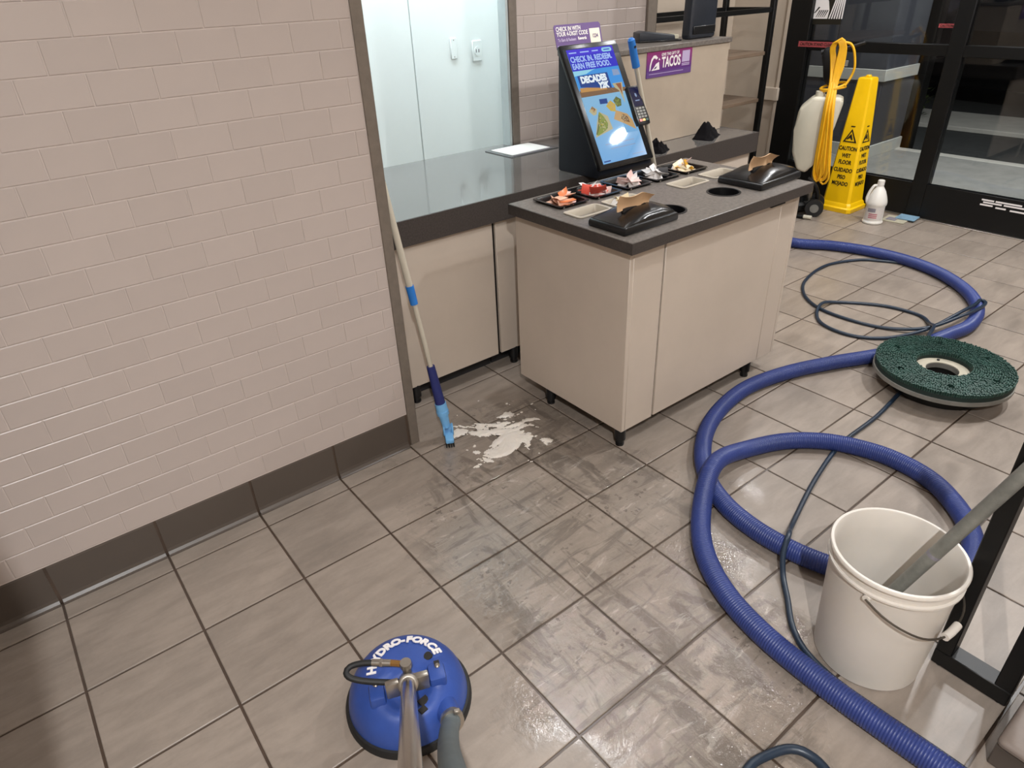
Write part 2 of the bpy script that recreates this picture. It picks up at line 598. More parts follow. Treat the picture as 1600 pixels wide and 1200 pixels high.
mat('plinth_tile', srgb(122, 110, 102), 0.5, nscale=8, namt=0.12, bump=0.2, bscale=90)

# ================================================================== STRUCTURE
def struct(name, b, m, label, parent=None, angle=38):
    o = obj(name, b, m, parent, angle=angle)
    if parent is None:
        tag(o, label, None, None, 'structure')
        o['category'] = name.split('_')[0]
    return o

# floor: grout bed, then square tiles standing 2 mm proud
b = nb()
box(b, -5.2, 18.1, -11.2, 6.2, -0.4, -0.012)
floor = struct('floor', b, 'floor_grout', 'taupe square ceramic tile floor with dark grout lines', angle=0)
GR = 0.023
def tile_mesh(b, key, c):
    sx, sy = key
    h = 0.012
    x0, x1, y0, y1 = -sx / 2 + GR / 2, sx / 2 - GR / 2, -sy / 2 + GR / 2, sy / 2 - GR / 2
    e = 0.006
    A = [b.verts.new(c + Vector(p)) for p in ((x0, y0, -h), (x1, y0, -h), (x1, y1, -h), (x0, y1, -h))]
    M_ = [b.verts.new(c + Vector(p)) for p in ((x0, y0, -0.004), (x1, y0, -0.004), (x1, y1, -0.004), (x0, y1, -0.004))]
    B = [b.verts.new(c + Vector(p)) for p in ((x0 + e, y0 + e, 0), (x1 - e, y0 + e, 0), (x1 - e, y1 - e, 0), (x0 + e, y1 - e, 0))]
    bridge(b, A, M_)
    bridge(b, M_, B)
    b.faces.new(B)
items = []
for i in range(-5, 18):
    for j in range(-11, 6):
        x0, x1, y0, y1 = i, i + 1.0, j, j + 1.0
        if i == 17:
            x1 = 17.84
        if x0 < 4 and j >= 1:
            continue
        if x0 < 4 and j == 0:
            y1 = 0.27
        items.append(((round(x1 - x0, 3), round(y1 - y0, 3)), ((x0 + x1) / 2, (y0 + y1) / 2, 0.0), 0, (x1 - x0) * (y1 - y0)))
pieces(floor, items, tile_mesh, 'floor_tile', 'tile', 300)

# glazed brick-bond wall on the left
b = nb()
box(b, -5.2, 4.02, 0.277, 0.78, 0, CEIL)
wall_left = struct('wall_left', b, 'wall_grout', 'wall of glazed beige brick-bond tiles beside the walkway', angle=0)
WL, WH, WG = 0.4845, 0.2445, 0.007
def wtile_mesh(b, key, c):
    L_, axis = key
    d, e = 0.026, 0.006
    x0, x1, z0, z1 = -L_ / 2 + WG / 2, L_ / 2 - WG / 2, -WH / 2 + WG / 2, WH / 2 - WG / 2
    lay = []
    for (k, y) in ((0, 0.0), (0, -d + 0.004), (e, -d)):
        lay.append([b.verts.new(c + Vector(p)) for p in ((x0 + k, y, z0 + k), (x1 - k, y, z0 + k), (x1 - k, y, z1 - k), (x0 + k, y, z1 - k))])
    bridge(b, lay[0], lay[1])
    bridge(b, lay[1], lay[2])
    b.faces.new(lay[2])
def wall_tiles(parent, xa, xb, ybase, za, zb, phase):
    its = []
    k0 = -30
    for k in range(k0, 30):
        z0 = 4.89 + k * WH
        if z0 + WH * 0.6 < za or z0 + WH > zb:
            continue
        ph = phase if k % 2 == 0 else phase + WL / 2
        n0 = math.floor((xa - ph) / WL)
        x = ph + n0 * WL
        while x < xb:
            a, c = max(x, xa), min(x + WL, xb)
            if c - a > 0.05:
                its.append(((round(c - a, 3), 0), ((a + c) / 2, ybase, z0 + WH / 2), 0, (c - a) * WH))
            x += WL
    pieces(parent, its, wtile_mesh, 'wall_tile', 'tile', 300)
wall_tiles(wall_left, -5.0, 4.015, 0.296, 0.47, CEIL, 1.71)

# dark cove base tiles
b = nb()
box(b, -5.2, 4.02, 0.2735, 0.292, 0, 0.476)
bb = struct('baseboard_left', b, 'floor_grout', 'dark brown cove base tiles along the foot of the tiled wall', angle=0)
def cove_mesh(b, key, c):
    L_ = key[0]
    prof = [(0.0, 0.478), (-0.012, 0.472), (-0.016, 0.46), (-0.016, 0.08), (-0.024, 0.045), (-0.045, 0.018), (-0.062, 0.008), (-0.062, 0.0), (0.0, 0.0)]
    prism(b, prof, lambda u, v, d: c + Vector((d, u, v)), -L_ / 2 + 0.014, L_ / 2 - 0.014)
its = []
for i in range(-5, 4):
    its.append(((1.0, 0), (i + 0.5, 0.284, 0.0), 0, 0.48))
pieces(bb, its, cove_mesh, 'base_tile', 'base_tile', 300)

# metal corner trim at the end of the tiled wall
b = nb()
box(b, 4.02, 4.15, 0.262, 0.79, 0, CEIL, 0.008)
struct('trim_1', b, 'trim_metal', 'brown-grey metal corner trim at the end of the tiled wall')

# back wall beyond the counter, with the pass-through opening
b = nb()
box(b, 8.42, 11.72, 3.505, 3.66, 0, CEIL)
wall_back = struct('wall_back', b, 'wall_grout', 'beige tiled wall behind the counter and kiosk', angle=0)
wall_tiles(wall_back, 8.52, 11.66, 3.524, 2.66, CEIL, 8.7)
b = nb()
box(b, -5.2, 8.42, 3.52, 3.66, 6.6, CEIL)
struct('wall_header', b, 'paint_beige', 'wall over the bright pass-through opening', angle=0)
b = nb()
box(b, -5.2, 5.2, 3.72, 3.85, 0, 6.6)
struct('wall_back_left', b, 'paint_beige', 'wall left of the bright pass-through opening', angle=0)
b = nb()
box(b, 5.2, 8.42, 3.53, 3.66, 0, 2.33)
struct('wall_sill', b, 'paint_beige', 'low wall under the pass-through opening', angle=0)
b = nb()
box(b, 8.37, 8.53, 3.45, 3.68, 2.661, 6.6, 0.006)
struct('trim_2', b, 'trim_metal', 'brown-grey metal trim on the right jamb of the pass-through')
b = nb()
box(b, 8.315, 8.368, 3.47, 3.68, 2.661, 6.6, 0.006)
struct('trim_3', b, 'trim_pale', 'pale metal edge inside the pass-through jamb')
b = nb()
box(b, 11.66, 11.90, 3.44, 3.72, 0, CEIL, 0.006)
struct('trim_4', b, 'trim_metal', 'metal corner trim at the far end of the beige back wall')

# kitchen behind the pass-through
b = nb()
box(b, -5.2, 11.75, 5.84, 6.2, 0, CEIL)
wk = struct('wall_kitchen', b, 'frp_white', 'bright white panelled kitchen wall seen through the pass-through', angle=0)
for (xa, xb) in ((-5.0, 7.91), (7.93, 11.7)):
    b = nb()
    box(b, xa, xb, 5.80, 5.842, 0.0, CEIL - 0.05, 0.006)
    obj('wall_panel', b, 'frp_white', wk)
b = nb()
box(b, -5.2, -4.9, 3.66, 5.84, 0, CEIL)
struct('wall_kitchen_left', b, 'frp_white', 'white end wall of the kitchen, left', angle=0)
b = nb()
box(b, 11.5, 11.75, 3.66, 5.84, 0, CEIL)
struct('wall_kitchen_right', b, 'frp_white', 'white end wall of the kitchen, right', angle=0)
b = nb()
box(b, -5.2, -4.9, 0.78, 3.52, 0, CEIL)
struct('wall_service_end', b, 'paint_beige', 'end wall of the space behind the tiled wall', angle=0)

# nook behind the shelving, far wall
b = nb()
box(b, 11.75, 18.1, 6.0, 6.3, 0, CEIL)
struct('wall_nook', b, 'paint_beige', 'beige wall behind the black shelving', angle=0)
b = nb()
box(b, 17.85, 18.15, 4.36, 6.0, 0, CEIL)
struct('wall_far', b, 'paint_beige', 'beige wall beside the glass entrance', angle=0)
b = nb()
box(b, 17.79, 18.0, 4.33, 4.42, 0, CEIL, 0.005)
struct('trim_5', b, 'paint_beige', 'pale corner edge of the wall beside the entrance')
b = nb()
box(b, 17.72, 17.85, 4.30, 4.80, 2.22, 2.53, 0.012)
struct('trim_6', b, 'paint_beige', 'pale chair rail on the wall beside the entrance')
b = nb()
box(b, -5.2, 18.1, -11.2, -10.9, 0, CEIL)
struct('wall_right', b, 'paint_beige', 'beige dining room wall', angle=0)
b = nb()
box(b, -5.2, -4.95, -10.9, 0.3, 0, CEIL)
struct('wall_rear', b, 'paint_beige', 'beige dining room wall at the near end', angle=0)
b = nb()
box(b, 17.85, 18.15, -10.9, -5.9, 0, CEIL)
struct('wall_far_right', b, 'paint_beige', 'beige wall on the other side of the entrance', angle=0)
b = nb()
box(b, 17.85, 18.15, -5.9, 4.36, 7.1, CEIL)
struct('wall_over_door', b, 'paint_beige', 'wall over the glass entrance', angle=0)
b = nb()
box(b, -3.6, -0.36, -5.0, -4.3, 0, CEIL)
struct('wall_column', b, 'paint_beige', 'unseen beige column added on the left to shade the floor corner', angle=0)  # unseen blocker, added only to shade the floor at lower left
b = nb()
box(b, -5.2, 18.15, -11.2, 6.3, CEIL, CEIL + 0.3)
struct('ceiling', b, 'paint_ceiling', 'pale flat ceiling', angle=0)

# ------------------------------------------------------------------ entrance: black sliding glass doors
d1 = thing('door_1', 'black framed glass entrance door with deep bottom rail', 'door', (17.85, 0, 0), 0, None, 'structure')
def dpart(name, y0, y1, z0, z1, m='door_black', x0=0.0, x1=0.18, bev=0.008):
    b = nb()
    box(b, x0, x1, y0, y1, z0, z1, bev)
    return obj(name, b, m, d1)
dpart('jamb', 3.76, 4.33, 0.0, 7.1, x0=-0.06, x1=0.24)
dpart('jamb', -5.9, -5.4, 0.0, 7.1, x0=-0.06, x1=0.24)
dpart('head_rail', -5.4, 3.76, 6.75, 7.1)
dpart('bottom_rail', 0.52, 3.76, 0.02, 0.78)
dpart('bottom_rail', -2.9, 0.20, 0.02, 0.78, x0=-0.05, x1=0.13)
dpart('bottom_rail', -5.4, -3.2, 0.02, 0.78)
dpart('mullion', 0.20, 0.52, 0.02, 6.75, x0=-0.05, x1=0.2)
dpart('mullion', -3.2, -2.9, 0.02, 6.75, x0=-0.05, x1=0.2)
for (ya, yb, xo) in ((0.52, 3.76, 0), (-2.9, 0.20, -0.05), (-5.4, -3.2, 0)):
    dpart('mid_rail', ya, yb, 3.42, 3.64, x0=xo, x1=xo + 0.18)
    dpart('glass_pane', ya, yb, 0.78, 3.42, 'door_glass', xo + 0.07, xo + 0.11, 0)
    dpart('glass_pane', ya, yb, 3.64, 6.75, 'door_glass', xo + 0.07, xo + 0.11, 0)
b = nb()
box(b, -0.13, 0.02, -5.4, 3.76, 0.0, 0.022, 0.005)
obj('threshold', b, 'steel', d1)
FX = axes((-0.062, 0, 0), (0, -1, 0), (0, 0, 1))
def on_door(name, s, y, z, size, m, bold=0.0, xoff=-0.064, sx=1.0):
    return text(name, s, size, axes((xoff, y, z), (0, -1, 0), (0, 0, 1)), m, d1, bold, sx, depth=0.002)
for (y0, y1, z0, z1, xo) in ((3.05, 3.97, 3.50, 3.62, -0.068), (0.54, 0.86, 3.955, 4.03, 0.064)):
    b = nb()
    box(b, xo, xo + 0.006, y0, y1, z0, z1)
    tp = obj('warning_tape', b, 'tape_red', d1)
on_door('lettering', 'CAUTION STAND CLEAR', 3.5, 3.56, 0.092, 'print_black', 0.001, -0.071, 0.82)
on_door('lettering', 'CAUTION', 0.70, 3.99, 0.066, 'print_black', 0.001, 0.060, 0.9)
# small worn white print on the sliding door's bottom rail (too blurred to read: printed bars)
for k, (ya, yb, za) in enumerate([(-0.98, -1.22, 0.66), (-1.25, -1.75, 0.66), (-1.02, -1.38, 0.61), (-1.42, -1.80, 0.61), (-0.97, -1.22, 0.555),
                                  (-1.28, -1.48, 0.535), (-1.56, -1.85, 0.525)]):
    b = nb()
    box(b, -0.056, -0.049, yb, ya, za, za + 0.032)
    obj('print_mark', b, 'print_white', d1)

# ------------------------------------------------------------------ outside in the dark
b = nb()
box(b, 18.15, 24.6, -16, 14, -0.25, -0.03)
struct('pavement', b, 'concrete', 'grey concrete walk outside the entrance', angle=0)
b = nb()
box(b, 24.6, 24.95, -16, 14, -0.25, -0.01, 0.03)
struct('kerb', b, 'kerb', 'pale kerb edge outside the entrance')
b = nb()
box(b, 24.95, 60, -22, 26, -0.5, -0.3)
struct('asphalt', b, 'asphalt', 'dark asphalt drive outside', angle=0)
b = nb()
box(b, 30.3, 33.5, -16, 14, -0.45, -0.15, 0.03)
tag(obj('traffic_island', b, 'kerb'), 'pale kerbed strip across the dark drive', 'kerb')
blk = thing('exterior_pier', 'dark grey panelled building pier with white bands outside the glass', 'pier', (22.9, 4.1, -0.03))
b = nb()
box(b, 0, 2.0, 0, 5.0, 0, 9.0)
obj('core', b, 'ext_panel', blk)
for (z0, z1) in ((2.20, 2.52), (0.0, 0.36)):
    b = nb()
    box(b, -0.05, 2.05, -0.05, 5.0, z0, z1, 0.01)
    obj('white_band', b, 'ext_white', blk)
for z0, z1 in ((0.37, 2.19), (2.53, 8.9)):
    for k in range(3):
        b = nb()
        box(b, -0.02, 0.02, 0.02 + k * 1.66, 1.66 + k * 1.66, z0, z1, 0.008)
        obj('cladding_panel', b, 'ext_panel', blk)
b = nb()
box(b, 25.15, 25.6, 3.9, 4.45, -0.3, 9.0, 0.02)
tag(obj('canopy_post', b, 'black_metal'), 'dark post of the outside canopy beside the panelled pier', 'post')
# shrubs by the drive
def shrub(name, x, y, r, h, label, seed):
    rr = random.Random(seed)
    b = nb()
    for k in range(150):
        a, e = rr.uniform(0, 6.283), rr.uniform(0.05, 1)
        q = Vector((math.cos(a) * r * e, math.sin(a) * r * e, rr.uniform(0.1, h)))
        s = rr.uniform(0.08, 0.16)
        d = Vector((rr.uniform(-1, 1), rr.uniform(-1, 1), rr.uniform(0, 1))).normalized()
        u, v = frame_for(d)
        vs = [b.verts.new(q + t) for t in (u * s * 0.4, d * s, -u * s * 0.4, -d * s)]
        b.faces.new(vs)
    lv = thing(name, label, 'shrub', (x, y, -0.15))
    obj('leaves', b, 'foliage', lv, angle=0)['kind'] = 'stuff'
    b = nb()
    for k in range(5):
        a = k * 1.25
        cyl(b, (0, 0, 0), (math.cos(a) * r * 0.5, math.sin(a) * r * 0.5, h * 0.7), 0.03, 0.012, 6)
    obj('stems', b, 'shelf_wood', lv)
shrub('shrub', 31.3, 6.6, 0.55, 1.1, 'small leafy shrub on the pale strip across the drive', 3)
# parked car silhouette across the drive
car = thing('parked_car', 'dark parked car across the drive behind the glass door', 'car', (38.5, 5.2, -0.3), math.radians(80))
b = nb()
prism(b, [(-7, 0.7), (-7, 2.2), (-5.4, 2.7), (-4.0, 4.2), (1.6, 4.3), (3.6, 2.9), (6.8, 2.4), (7.0, 0.7)], lambda u, v, d: Vector((u, d, v)), -2.6, 2.6, 0.2, 2)
obj('body', b, 'black_gloss', car)
b = nb()
prism(b, [(-3.9, 2.85), (-3.4, 4.05), (1.3, 4.12), (2.9, 2.95)], lambda u, v, d: Vector((u, d, v)), -2.64, 2.64)
obj('side_window', b, 'navy_plastic', car)
for (x, s) in ((-4.4, -1), (-4.4, 1), (4.3, -1), (4.3, 1)):
    b = nb()
    cyl(b, (x, s * 2.2, 1.05), (x, s * 2.68, 1.05), 1.05, n=24)
    o = obj('wheel', b, 'rubber', car)
    b = nb()
    cyl(b, (x, s * 2.66, 1.05), (x, s * 2.72, 1.05), 0.6, n=16)
    obj('wheel_disc', b, 'steel', o)

# ------------------------------------------------------------------ lamps
emis('lens_warm', (1.0, 0.90, 0.80, 1), 14.0)
emis('lens_cool', (0.85, 1.0, 0.98, 1), 9.0)
WHERE = ['over the white bucket', 'over the island front', 'over the rotary brush', 'added behind the camera to cast the lower left shadow', 'over the far end of the island',
         'in front of the sliding door', 'over the yellow cone', 'beside the shelving', 'over the counter', 'at the near dining room wall']
for i, (x, y, wt, r) in enumerate(DOWNLIGHTS):
    t = thing('recessed_downlight', 'round recessed ceiling downlight ' + WHERE[i], 'downlight', (x, y, CEIL), 0, 'recessed ceiling downlights')
    b = nb()
    lathe(b, [(r + 0.06, 0.0), (r + 0.06, -0.03), (r + 0.01, -0.035), (r, 0.0)], 28, cap0=False, cap1=False)
    obj('trim_ring', b, 'print_white', t)
    b = nb()
    lathe(b, [(r, -0.008), (r * 0.5, -0.012)], 28, cap0=False)
    obj('lens', b, 'lens_warm', t)
    la = bpy.data.lights.new('downlight_bulb', 'AREA')
    la.shape = 'DISK'
    la.size = 2 * r * T
    la.energy = wt
    la.color = WARM
    lo = bpy.data.objects.new('bulb', la)
    COL.objects.link(lo)
    lo.location = (0, 0, -0.05 * T)
    lo.parent = t
for i, (x, y, wt) in enumerate(KITCHEN_LIGHTS):
    t = thing('ceiling_panel_light', 'square cool white kitchen ceiling light, ' + ('nearer the pass-through' if i == 0 else 'at the right end'), 'ceiling light', (x, y, CEIL))
    b = nb()
    box(b, -0.95, 0.95, -0.6, 0.6, -0.05, 0.0, 0.01)
    obj('frame', b, 'print_white', t)
    b = nb()
    box(b, -0.88, 0.88, -0.53, 0.53, -0.056, -0.045)
    obj('diffuser', b, 'lens_cool', t)
    la = bpy.data.lights.new('panel_bulb', 'AREA')
    la.shape = 'RECTANGLE'
    la.size, la.size_y = 1.7 * T, 1.0 * T
    la.energy = wt
    la.color = COOL
    lo = bpy.data.objects.new('tube', la)
    COL.objects.link(lo)
    lo.location = (0, 0, -0.07 * T)
    lo.parent = t
for i, (x, y, wt) in enumerate(OUTSIDE_LIGHTS):
    t = thing('canopy_light', 'square canopy light outside the entrance, ' + ('left' if i == 0 else 'right'), 'canopy light', (x, y, 10.0))
    b = nb()
    box(b, -0.4, 0.4, -0.4, 0.4, -0.02, 0.15, 0.02)
    obj('housing', b, 'steel', t)
    b = nb()
    box(b, -0.3, 0.3, -0.3, 0.3, -0.03, -0.018)
    obj('lens', b, 'lens_cool', t)
    la = bpy.data.lights.new('canopy_bulb', 'AREA')
    la.shape = 'SQUARE'
    la.size = 0.6 * T
    la.energy = wt
    la.color = (1.0, 0.98, 0.92)
    lo = bpy.data.objects.new('bulb', la)
    COL.objects.link(lo)
    lo.location = (0, 0, -0.05 * T)
    lo.parent = t
b = nb()
box(b, 18.15, 27.0, -12, 10, 10.0, 10.3)
tag(obj('outside_canopy', b, 'ext_white'), 'flat canopy above the outside walk', 'canopy', None, 'structure')

# ================================================================== COUNTER
wt_ = thing('service_worktop', 'long grey speckled worktop running through the pass-through', 'worktop', (8.31, 1.0, 2.33))
b = nb()
box(b, -11.3, 0.0, 0.03, 2.70, 0.0, 0.33)
box(b, 0.0, 3.69, 0.03, 2.50, 0.0, 0.33)
bmesh.ops.remove_doubles(b, verts=b.verts, dist=0.0005)
obj('slab', b, 'quartz', wt_, angle=0)
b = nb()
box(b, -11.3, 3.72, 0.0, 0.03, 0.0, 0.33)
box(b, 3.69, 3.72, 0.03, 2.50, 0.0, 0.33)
obj('edge_strip', b, 'quartz_edge', wt_, angle=0, label='dark stone edge band')  # front and end edges coloured darker than the slab top
def cabinet(x0, x1, label, legs, left_end, right_end):
    t = thing('base_cabinet', label, 'cabinet', (x0, 1.08, 0))
    L_ = x1 - x0
    b = nb()
    box(b, 0.02, L_ - 0.02, 0.05, 2.3, 0.29, 2.325)
    obj('carcass', b, 'gap_dark', t, angle=0)
    n = max(1, round(L_ / 2.1))
    for k in range(n):
        b = nb()
        box(b, k * L_ / n + 0.016, (k + 1) * L_ / n - 0.016, 0.0, 0.045, 0.275, 2.315, 0.006)
        obj('front_panel', b, 'laminate', t)
    b = nb()
    box(b, 0.0, L_, 0.26, 0.32, 0.0, 0.29)
    obj('toe_kick', b, 'toe_kick', t)
    for lx in legs:
        b = nb()
        cyl(b, (lx, 0.07, 0.10), (lx, 0.07, 0.288), 0.072, 0.072, 16)
        cyl(b, (lx, 0.07, 0.03), (lx, 0.07, 0.10), 0.05, 0.05, 16)
        cyl(b, (lx, 0.07, 0.0), (lx, 0.07, 0.03), 0.06, 0.06, 16)
        obj('leg', b, 'black_plastic', t)
    return t
cabinet(3.9, 6.11, 'beige laminate base cabinet behind the leaning brush pole', (0.75,), 0, 0)
cabinet(6.13, 11.95, 'beige laminate base cabinet under the kiosk, behind the island', (0.3, 3.0, 5.6), 0, 1)

rc = thing('raised_counter', 'raised beige counter block carrying the purple poster', 'counter', (8.7, 1.72, 2.66))
b = nb()
box(b, 0, 3.17, 0, 0.78, 0.002, 1.432, 0.006)
obj('panel', b, 'laminate_edge', rc)
b = nb()
box(b, -0.04, 3.20, -0.03, 0.90, 1.432, 1.51, 0.008)
obj('ledge', b, 'stone_top', rc)

# purple poster on the raised counter
def poster():
    ox, oz, Y = 9.755, 3.71, 1.716
    W_, H_ = 1.105, 0.38
    t = thing('poster', 'purple poster with a white bell emblem and the word TACOS', 'poster', (ox, Y, oz))
    m = bpy.data.materials.new('poster_print')
    m.use_nodes = True
    nt = m.node_tree
    p = nt.nodes['Principled BSDF']
    p.inputs['Roughness'].default_value = 0.4
    tc = nt.nodes.new('ShaderNodeTexCoord')
    sp = nt.nodes.new('ShaderNodeSeparateXYZ')
    cr = nt.nodes.new('ShaderNodeValToRGB')
    nt.links.new(tc.outputs['Generated'], sp.inputs[0])
    nt.links.new(sp.outputs[2], cr.inputs[0])
    nt.links.new(cr.outputs[0], p.inputs['Base Color'])
    cr.color_ramp.elements[0].position = 0.15
    cr.color_ramp.elements[0].color = srgb(78, 48, 120)
    cr.color_ramp.elements[1].position = 1.0
    cr.color_ramp.elements[1].color = srgb(140, 48, 106)
    MATS['poster_print'] = m
    b = nb()
    box(b, 0, W_, -0.006, 0.002, 0, H_)
    obj('sheet', b, 'poster_print', t, angle=0)
    fx = lambda u, v, d: Vector((u, -0.008 - d, v))
    b = nb()
    box(b, 0, W_, -0.0075, -0.006, 0.0, 0.085)
    obj('lower_band', b, 'purple', t, angle=0)
    text('lettering', 'GIVE THE GIFT OF', 0.062, axes((0.555, -0.009, 0.325), (1, 0, 0.02), (0, 0, 1)), 'print_white', t, 0.001, 0.86, depth=0.001)
    text('lettering', 'TACOS', 0.215, axes((0.585, -0.009, 0.205), (1, 0, 0.02), (0, 0, 1)), 'print_white', t, 0.006, 0.66, depth=0.001)
    b = nb()
    box(b, 0.06, 0.90, -0.0085, -0.006, 0.05, 0.058)
    obj('print_line', b, 'print_lilac', t, angle=0)
    # where the square code sits on the real sheet: plain pale square and two rules
    b = nb()
    box(b, 0.855, 1.045, -0.0085, -0.006, 0.175, 0.345)
    box(b, 0.855, 1.05, -0.0085, -0.006, 0.145, 0.158)
    box(b, 0.855, 1.05, -0.0085, -0.006, 0.122, 0.135)
    obj('pale_panel', b, 'print_lilac', t, angle=0)
    # bell emblem: outline arc, clapper sweep
    b = nb()
    outer = [(0.065, 0.10), (0.072, 0.19), (0.10, 0.275), (0.15, 0.325), (0.205, 0.325), (0.255, 0.285)]
    inner = [(0.215, 0.262), (0.185, 0.285), (0.15, 0.28), (0.118, 0.24), (0.098, 0.18), (0.088, 0.115)]
    prism(b, outer + inner, fx, 0.0, 0.002)
    prism(b, [(0.11, 0.105), (0.17, 0.15), (0.215, 0.20), (0.285, 0.225), (0.305, 0.112)], fx, 0.0, 0.002)
    prism(b, [(0.285, 0.285), (0.31, 0.25), (0.275, 0.25)], fx, 0.0, 0.002)
    obj('bell_emblem', b, 'print_white', t, angle=0)
    b = nb()
    prism(b, [(0.16, 0.122), (0.20, 0.155), (0.245, 0.165), (0.215, 0.132)], fx, 0.002, 0.003)
    obj('emblem_gap', b, 'purple_dark', t, angle=0)
poster()

# things on the ledge
mon = thing('display_back', 'tall dark navy display housing standing on the raised ledge', 'display', (11.42, 2.06, 4.17))
b = nb()
prism(b, [(-0.33, 0.0), (0.33, 0.0), (0.345, 0.05), (0.36, 1.5), (-0.30, 1.5), (-0.345, 0.05)], lambda u, v, d: Vector((u, d, v)), -0.10, 0.10, 0.045, 3)
obj('housing', b, 'navy_plastic', mon)
b = nb()
box(b, -0.28, 0.30, -0.125, -0.08, 0.08, 0.20, 0.01)
obj('foot_cover', b, 'black_plastic', mon)
dv = thing('flat_terminal', 'flat dark wedge-shaped device lying on the raised ledge', 'device', (10.62, 2.30, 4.17), math.radians(-28))
b = nb()
prism(b, [(-0.36, 0.02), (-0.36, 0.15), (-0.26, 0.17), (0.26, 0.10), (0.28, 0.02)], lambda u, v, d: Vector((u, d, v)), -0.17, 0.17, 0.015, 2)
obj('case', b, 'navy_plastic', dv)
b = nb()
box(b, -0.38, 0.38, -0.19, 0.19, 0.0, 0.03, 0.01)
obj('base', b, 'black_plastic', dv)
b = nb()
box(b, 0.25, 0.34, -0.15, 0.15, 0.03, 0.10, 0.01)
obj('end_cap', b, 'card_tan', dv)

# ------------------------------------------------------------------ menu sheet, cloths
t = thing('menu_sheet', 'white printed sheet lying on a dark mat on the worktop', 'paper', (8.25, 3.07, 2.66), math.radians(1))
b = nb()
box(b, -0.52, 0.52, -0.36, 0.36, 0.0, 0.012, 0.003)
obj('mat', b, 'clear_edge', t)
b = nb()
box(b, -0.43, 0.40, -0.27, 0.31, 0.0125, 0.02)
obj('sheet', b, 'paper', t, angle=0)
b = nb()
box(b, -0.43, 0.40, -0.325, -0.30, 0.0125, 0.018)
obj('margin_strip', b, 'print_grey', t, angle=0)

def rag(name, x, y, z, sx, sy, h, seed, label, peak, pw=0.75, bw=0.45):
    b = nb()
    n = 18
    g = {}
    for i in range(n + 1):
        for j in range(n + 1):
            u, v = i / n * 2 - 1, j / n * 2 - 1
            rr = math.hypot(u, v)
            e = 1.0 - 0.18 * noise.noise(Vector((u * 1.5 + seed, v * 1.5, 1)))
            hh = max(0.0, 1 - max(abs(u), abs(v)) ** 1.6)
            pk = math.exp(-((u - peak[0]) ** 2 * 4 + (v - peak[1]) ** 2 * 2.5))
            cr = 1 - 1.6 * abs(noise.noise(Vector((u * 2.6 + seed, v * 3.4, seed))))
            zz = h * (bw * hh * (0.75 + 0.7 * cr) + pw * pk * hh * (0.75 + 0.35 * cr))
            g[i, j] = b.verts.new((u * sx * e, v * sy * e, max(0.008, zz)))
    for i in range(n):
        for j in range(n):
            b.faces.new((g[i, j], g[i + 1, j], g[i + 1, j + 1], g[i, j + 1]))
    r = bmesh.ops.extrude_face_region(b, geom=list(b.faces))
    for v in r['geom']:
        if isinstance(v, bmesh.types.BMVert):
            v.co.z = max(0.0, v.co.z - 0.008)
    tag(obj(name, b, 'cloth_black', None, (x, y, z), (0, 0, 0.4), 60), label, 'cloth')
rag('cloth', 11.08, 1.42, 2.66, 0.30, 0.19, 0.22, 3.1, 'black crumpled cloth peaked up on the worktop under the poster', (-0.2, 0.1), 0.42, 0.62)
rag('cloth', 9.66, 1.32, 2.66, 0.20, 0.18, 0.17, 8.4, 'small black bundle on the worktop beside the kiosk', (0.3, 0.0), 0.1, 0.8)

# ================================================================== KIOSK
KX, KY, KZ = 7.72, 0.66, 2.78
SU = Vector((1, 0, 0))
SV = Vector((0, 0.84, 1.49)).normalized()
SN = SU.cross(SV)                       # faces the customer
kiosk = thing('order_kiosk', 'black wedge-shaped check-in kiosk with a lit portrait screen', 'kiosk', (KX, KY, KZ))
b = nb()
prism(b, [(0.06, -0.12), (0.86, -0.12), (0.88, -0.10), (0.88, 1.44), (0.84, 1.50), (0.80, 1.52), (0.02, 0.02), (0.02, -0.06)],
      lambda u, v, d: Vector((d, u, v)), 0.005, 1.09, 0.012, 2)
obj('shell', b, 'kiosk_shell', kiosk)
def S(u, v, d=0.0):
    return SU * u + SV * v + SN * d
b = nb()
prism(b, [(-0.02, 0.0), (1.09, 0.0), (1.09, 1.78), (-0.02, 1.78)], lambda u, v, d: S(u, v, d), -0.03, 0.045, 0.022, 2)
obj('bezel', b, 'black_gloss', kiosk)

def screen_mat():
    m = bpy.data.materials.new('screen_light')
    m.use_nodes = True
    nt = m.node_tree
    p = nt.nodes['Principled BSDF']
    p.inputs['Base Color'].default_value = (0.01, 0.01, 0.01, 1)
    p.inputs['Roughness'].default_value = 0.03
    tc = nt.nodes.new('ShaderNodeTexCoord')
    sp = nt.nodes.new('ShaderNodeSeparateXYZ')
    cr = nt.nodes.new('ShaderNodeValToRGB')
    nt.links.new(tc.outputs['Generated'], sp.inputs[0])
    nt.links.new(sp.outputs[2], cr.inputs[0])
    e = cr.color_ramp.elements
    e[0].position, e[0].color = 0.0, srgb(120, 178, 232)
    e[1].position, e[1].color = 0.78, srgb(146, 196, 226)
    nt.links.new(cr.outputs[0], p.inputs['Emission Color'])
    p.inputs['Emission Strength'].default_value = 0.85
    MATS['screen_light'] = m
screen_mat()
def scr(name, c, k=0.9):
    m = mat(name, srgb(*c), 0.03, emit=k)
    m.node_tree.nodes['Principled BSDF'].inputs['Base Color'].default_value = (0.01, 0.01, 0.01, 1)
scr('s_indigo', (52, 50, 200))
scr('s_violet', (74, 60, 214))
scr('s_text', (168, 196, 250))
scr('s_white', (236, 246, 252))
scr('s_sky', (66, 150, 226))
scr('s_pale', (150, 214, 236))
scr('s_navy', (38, 70, 140))
scr('s_orange', (196, 146, 84))
scr('s_brown', (128, 98, 72))
scr('s_tan', (186, 178, 142))
scr('s_green', (136, 150, 74))
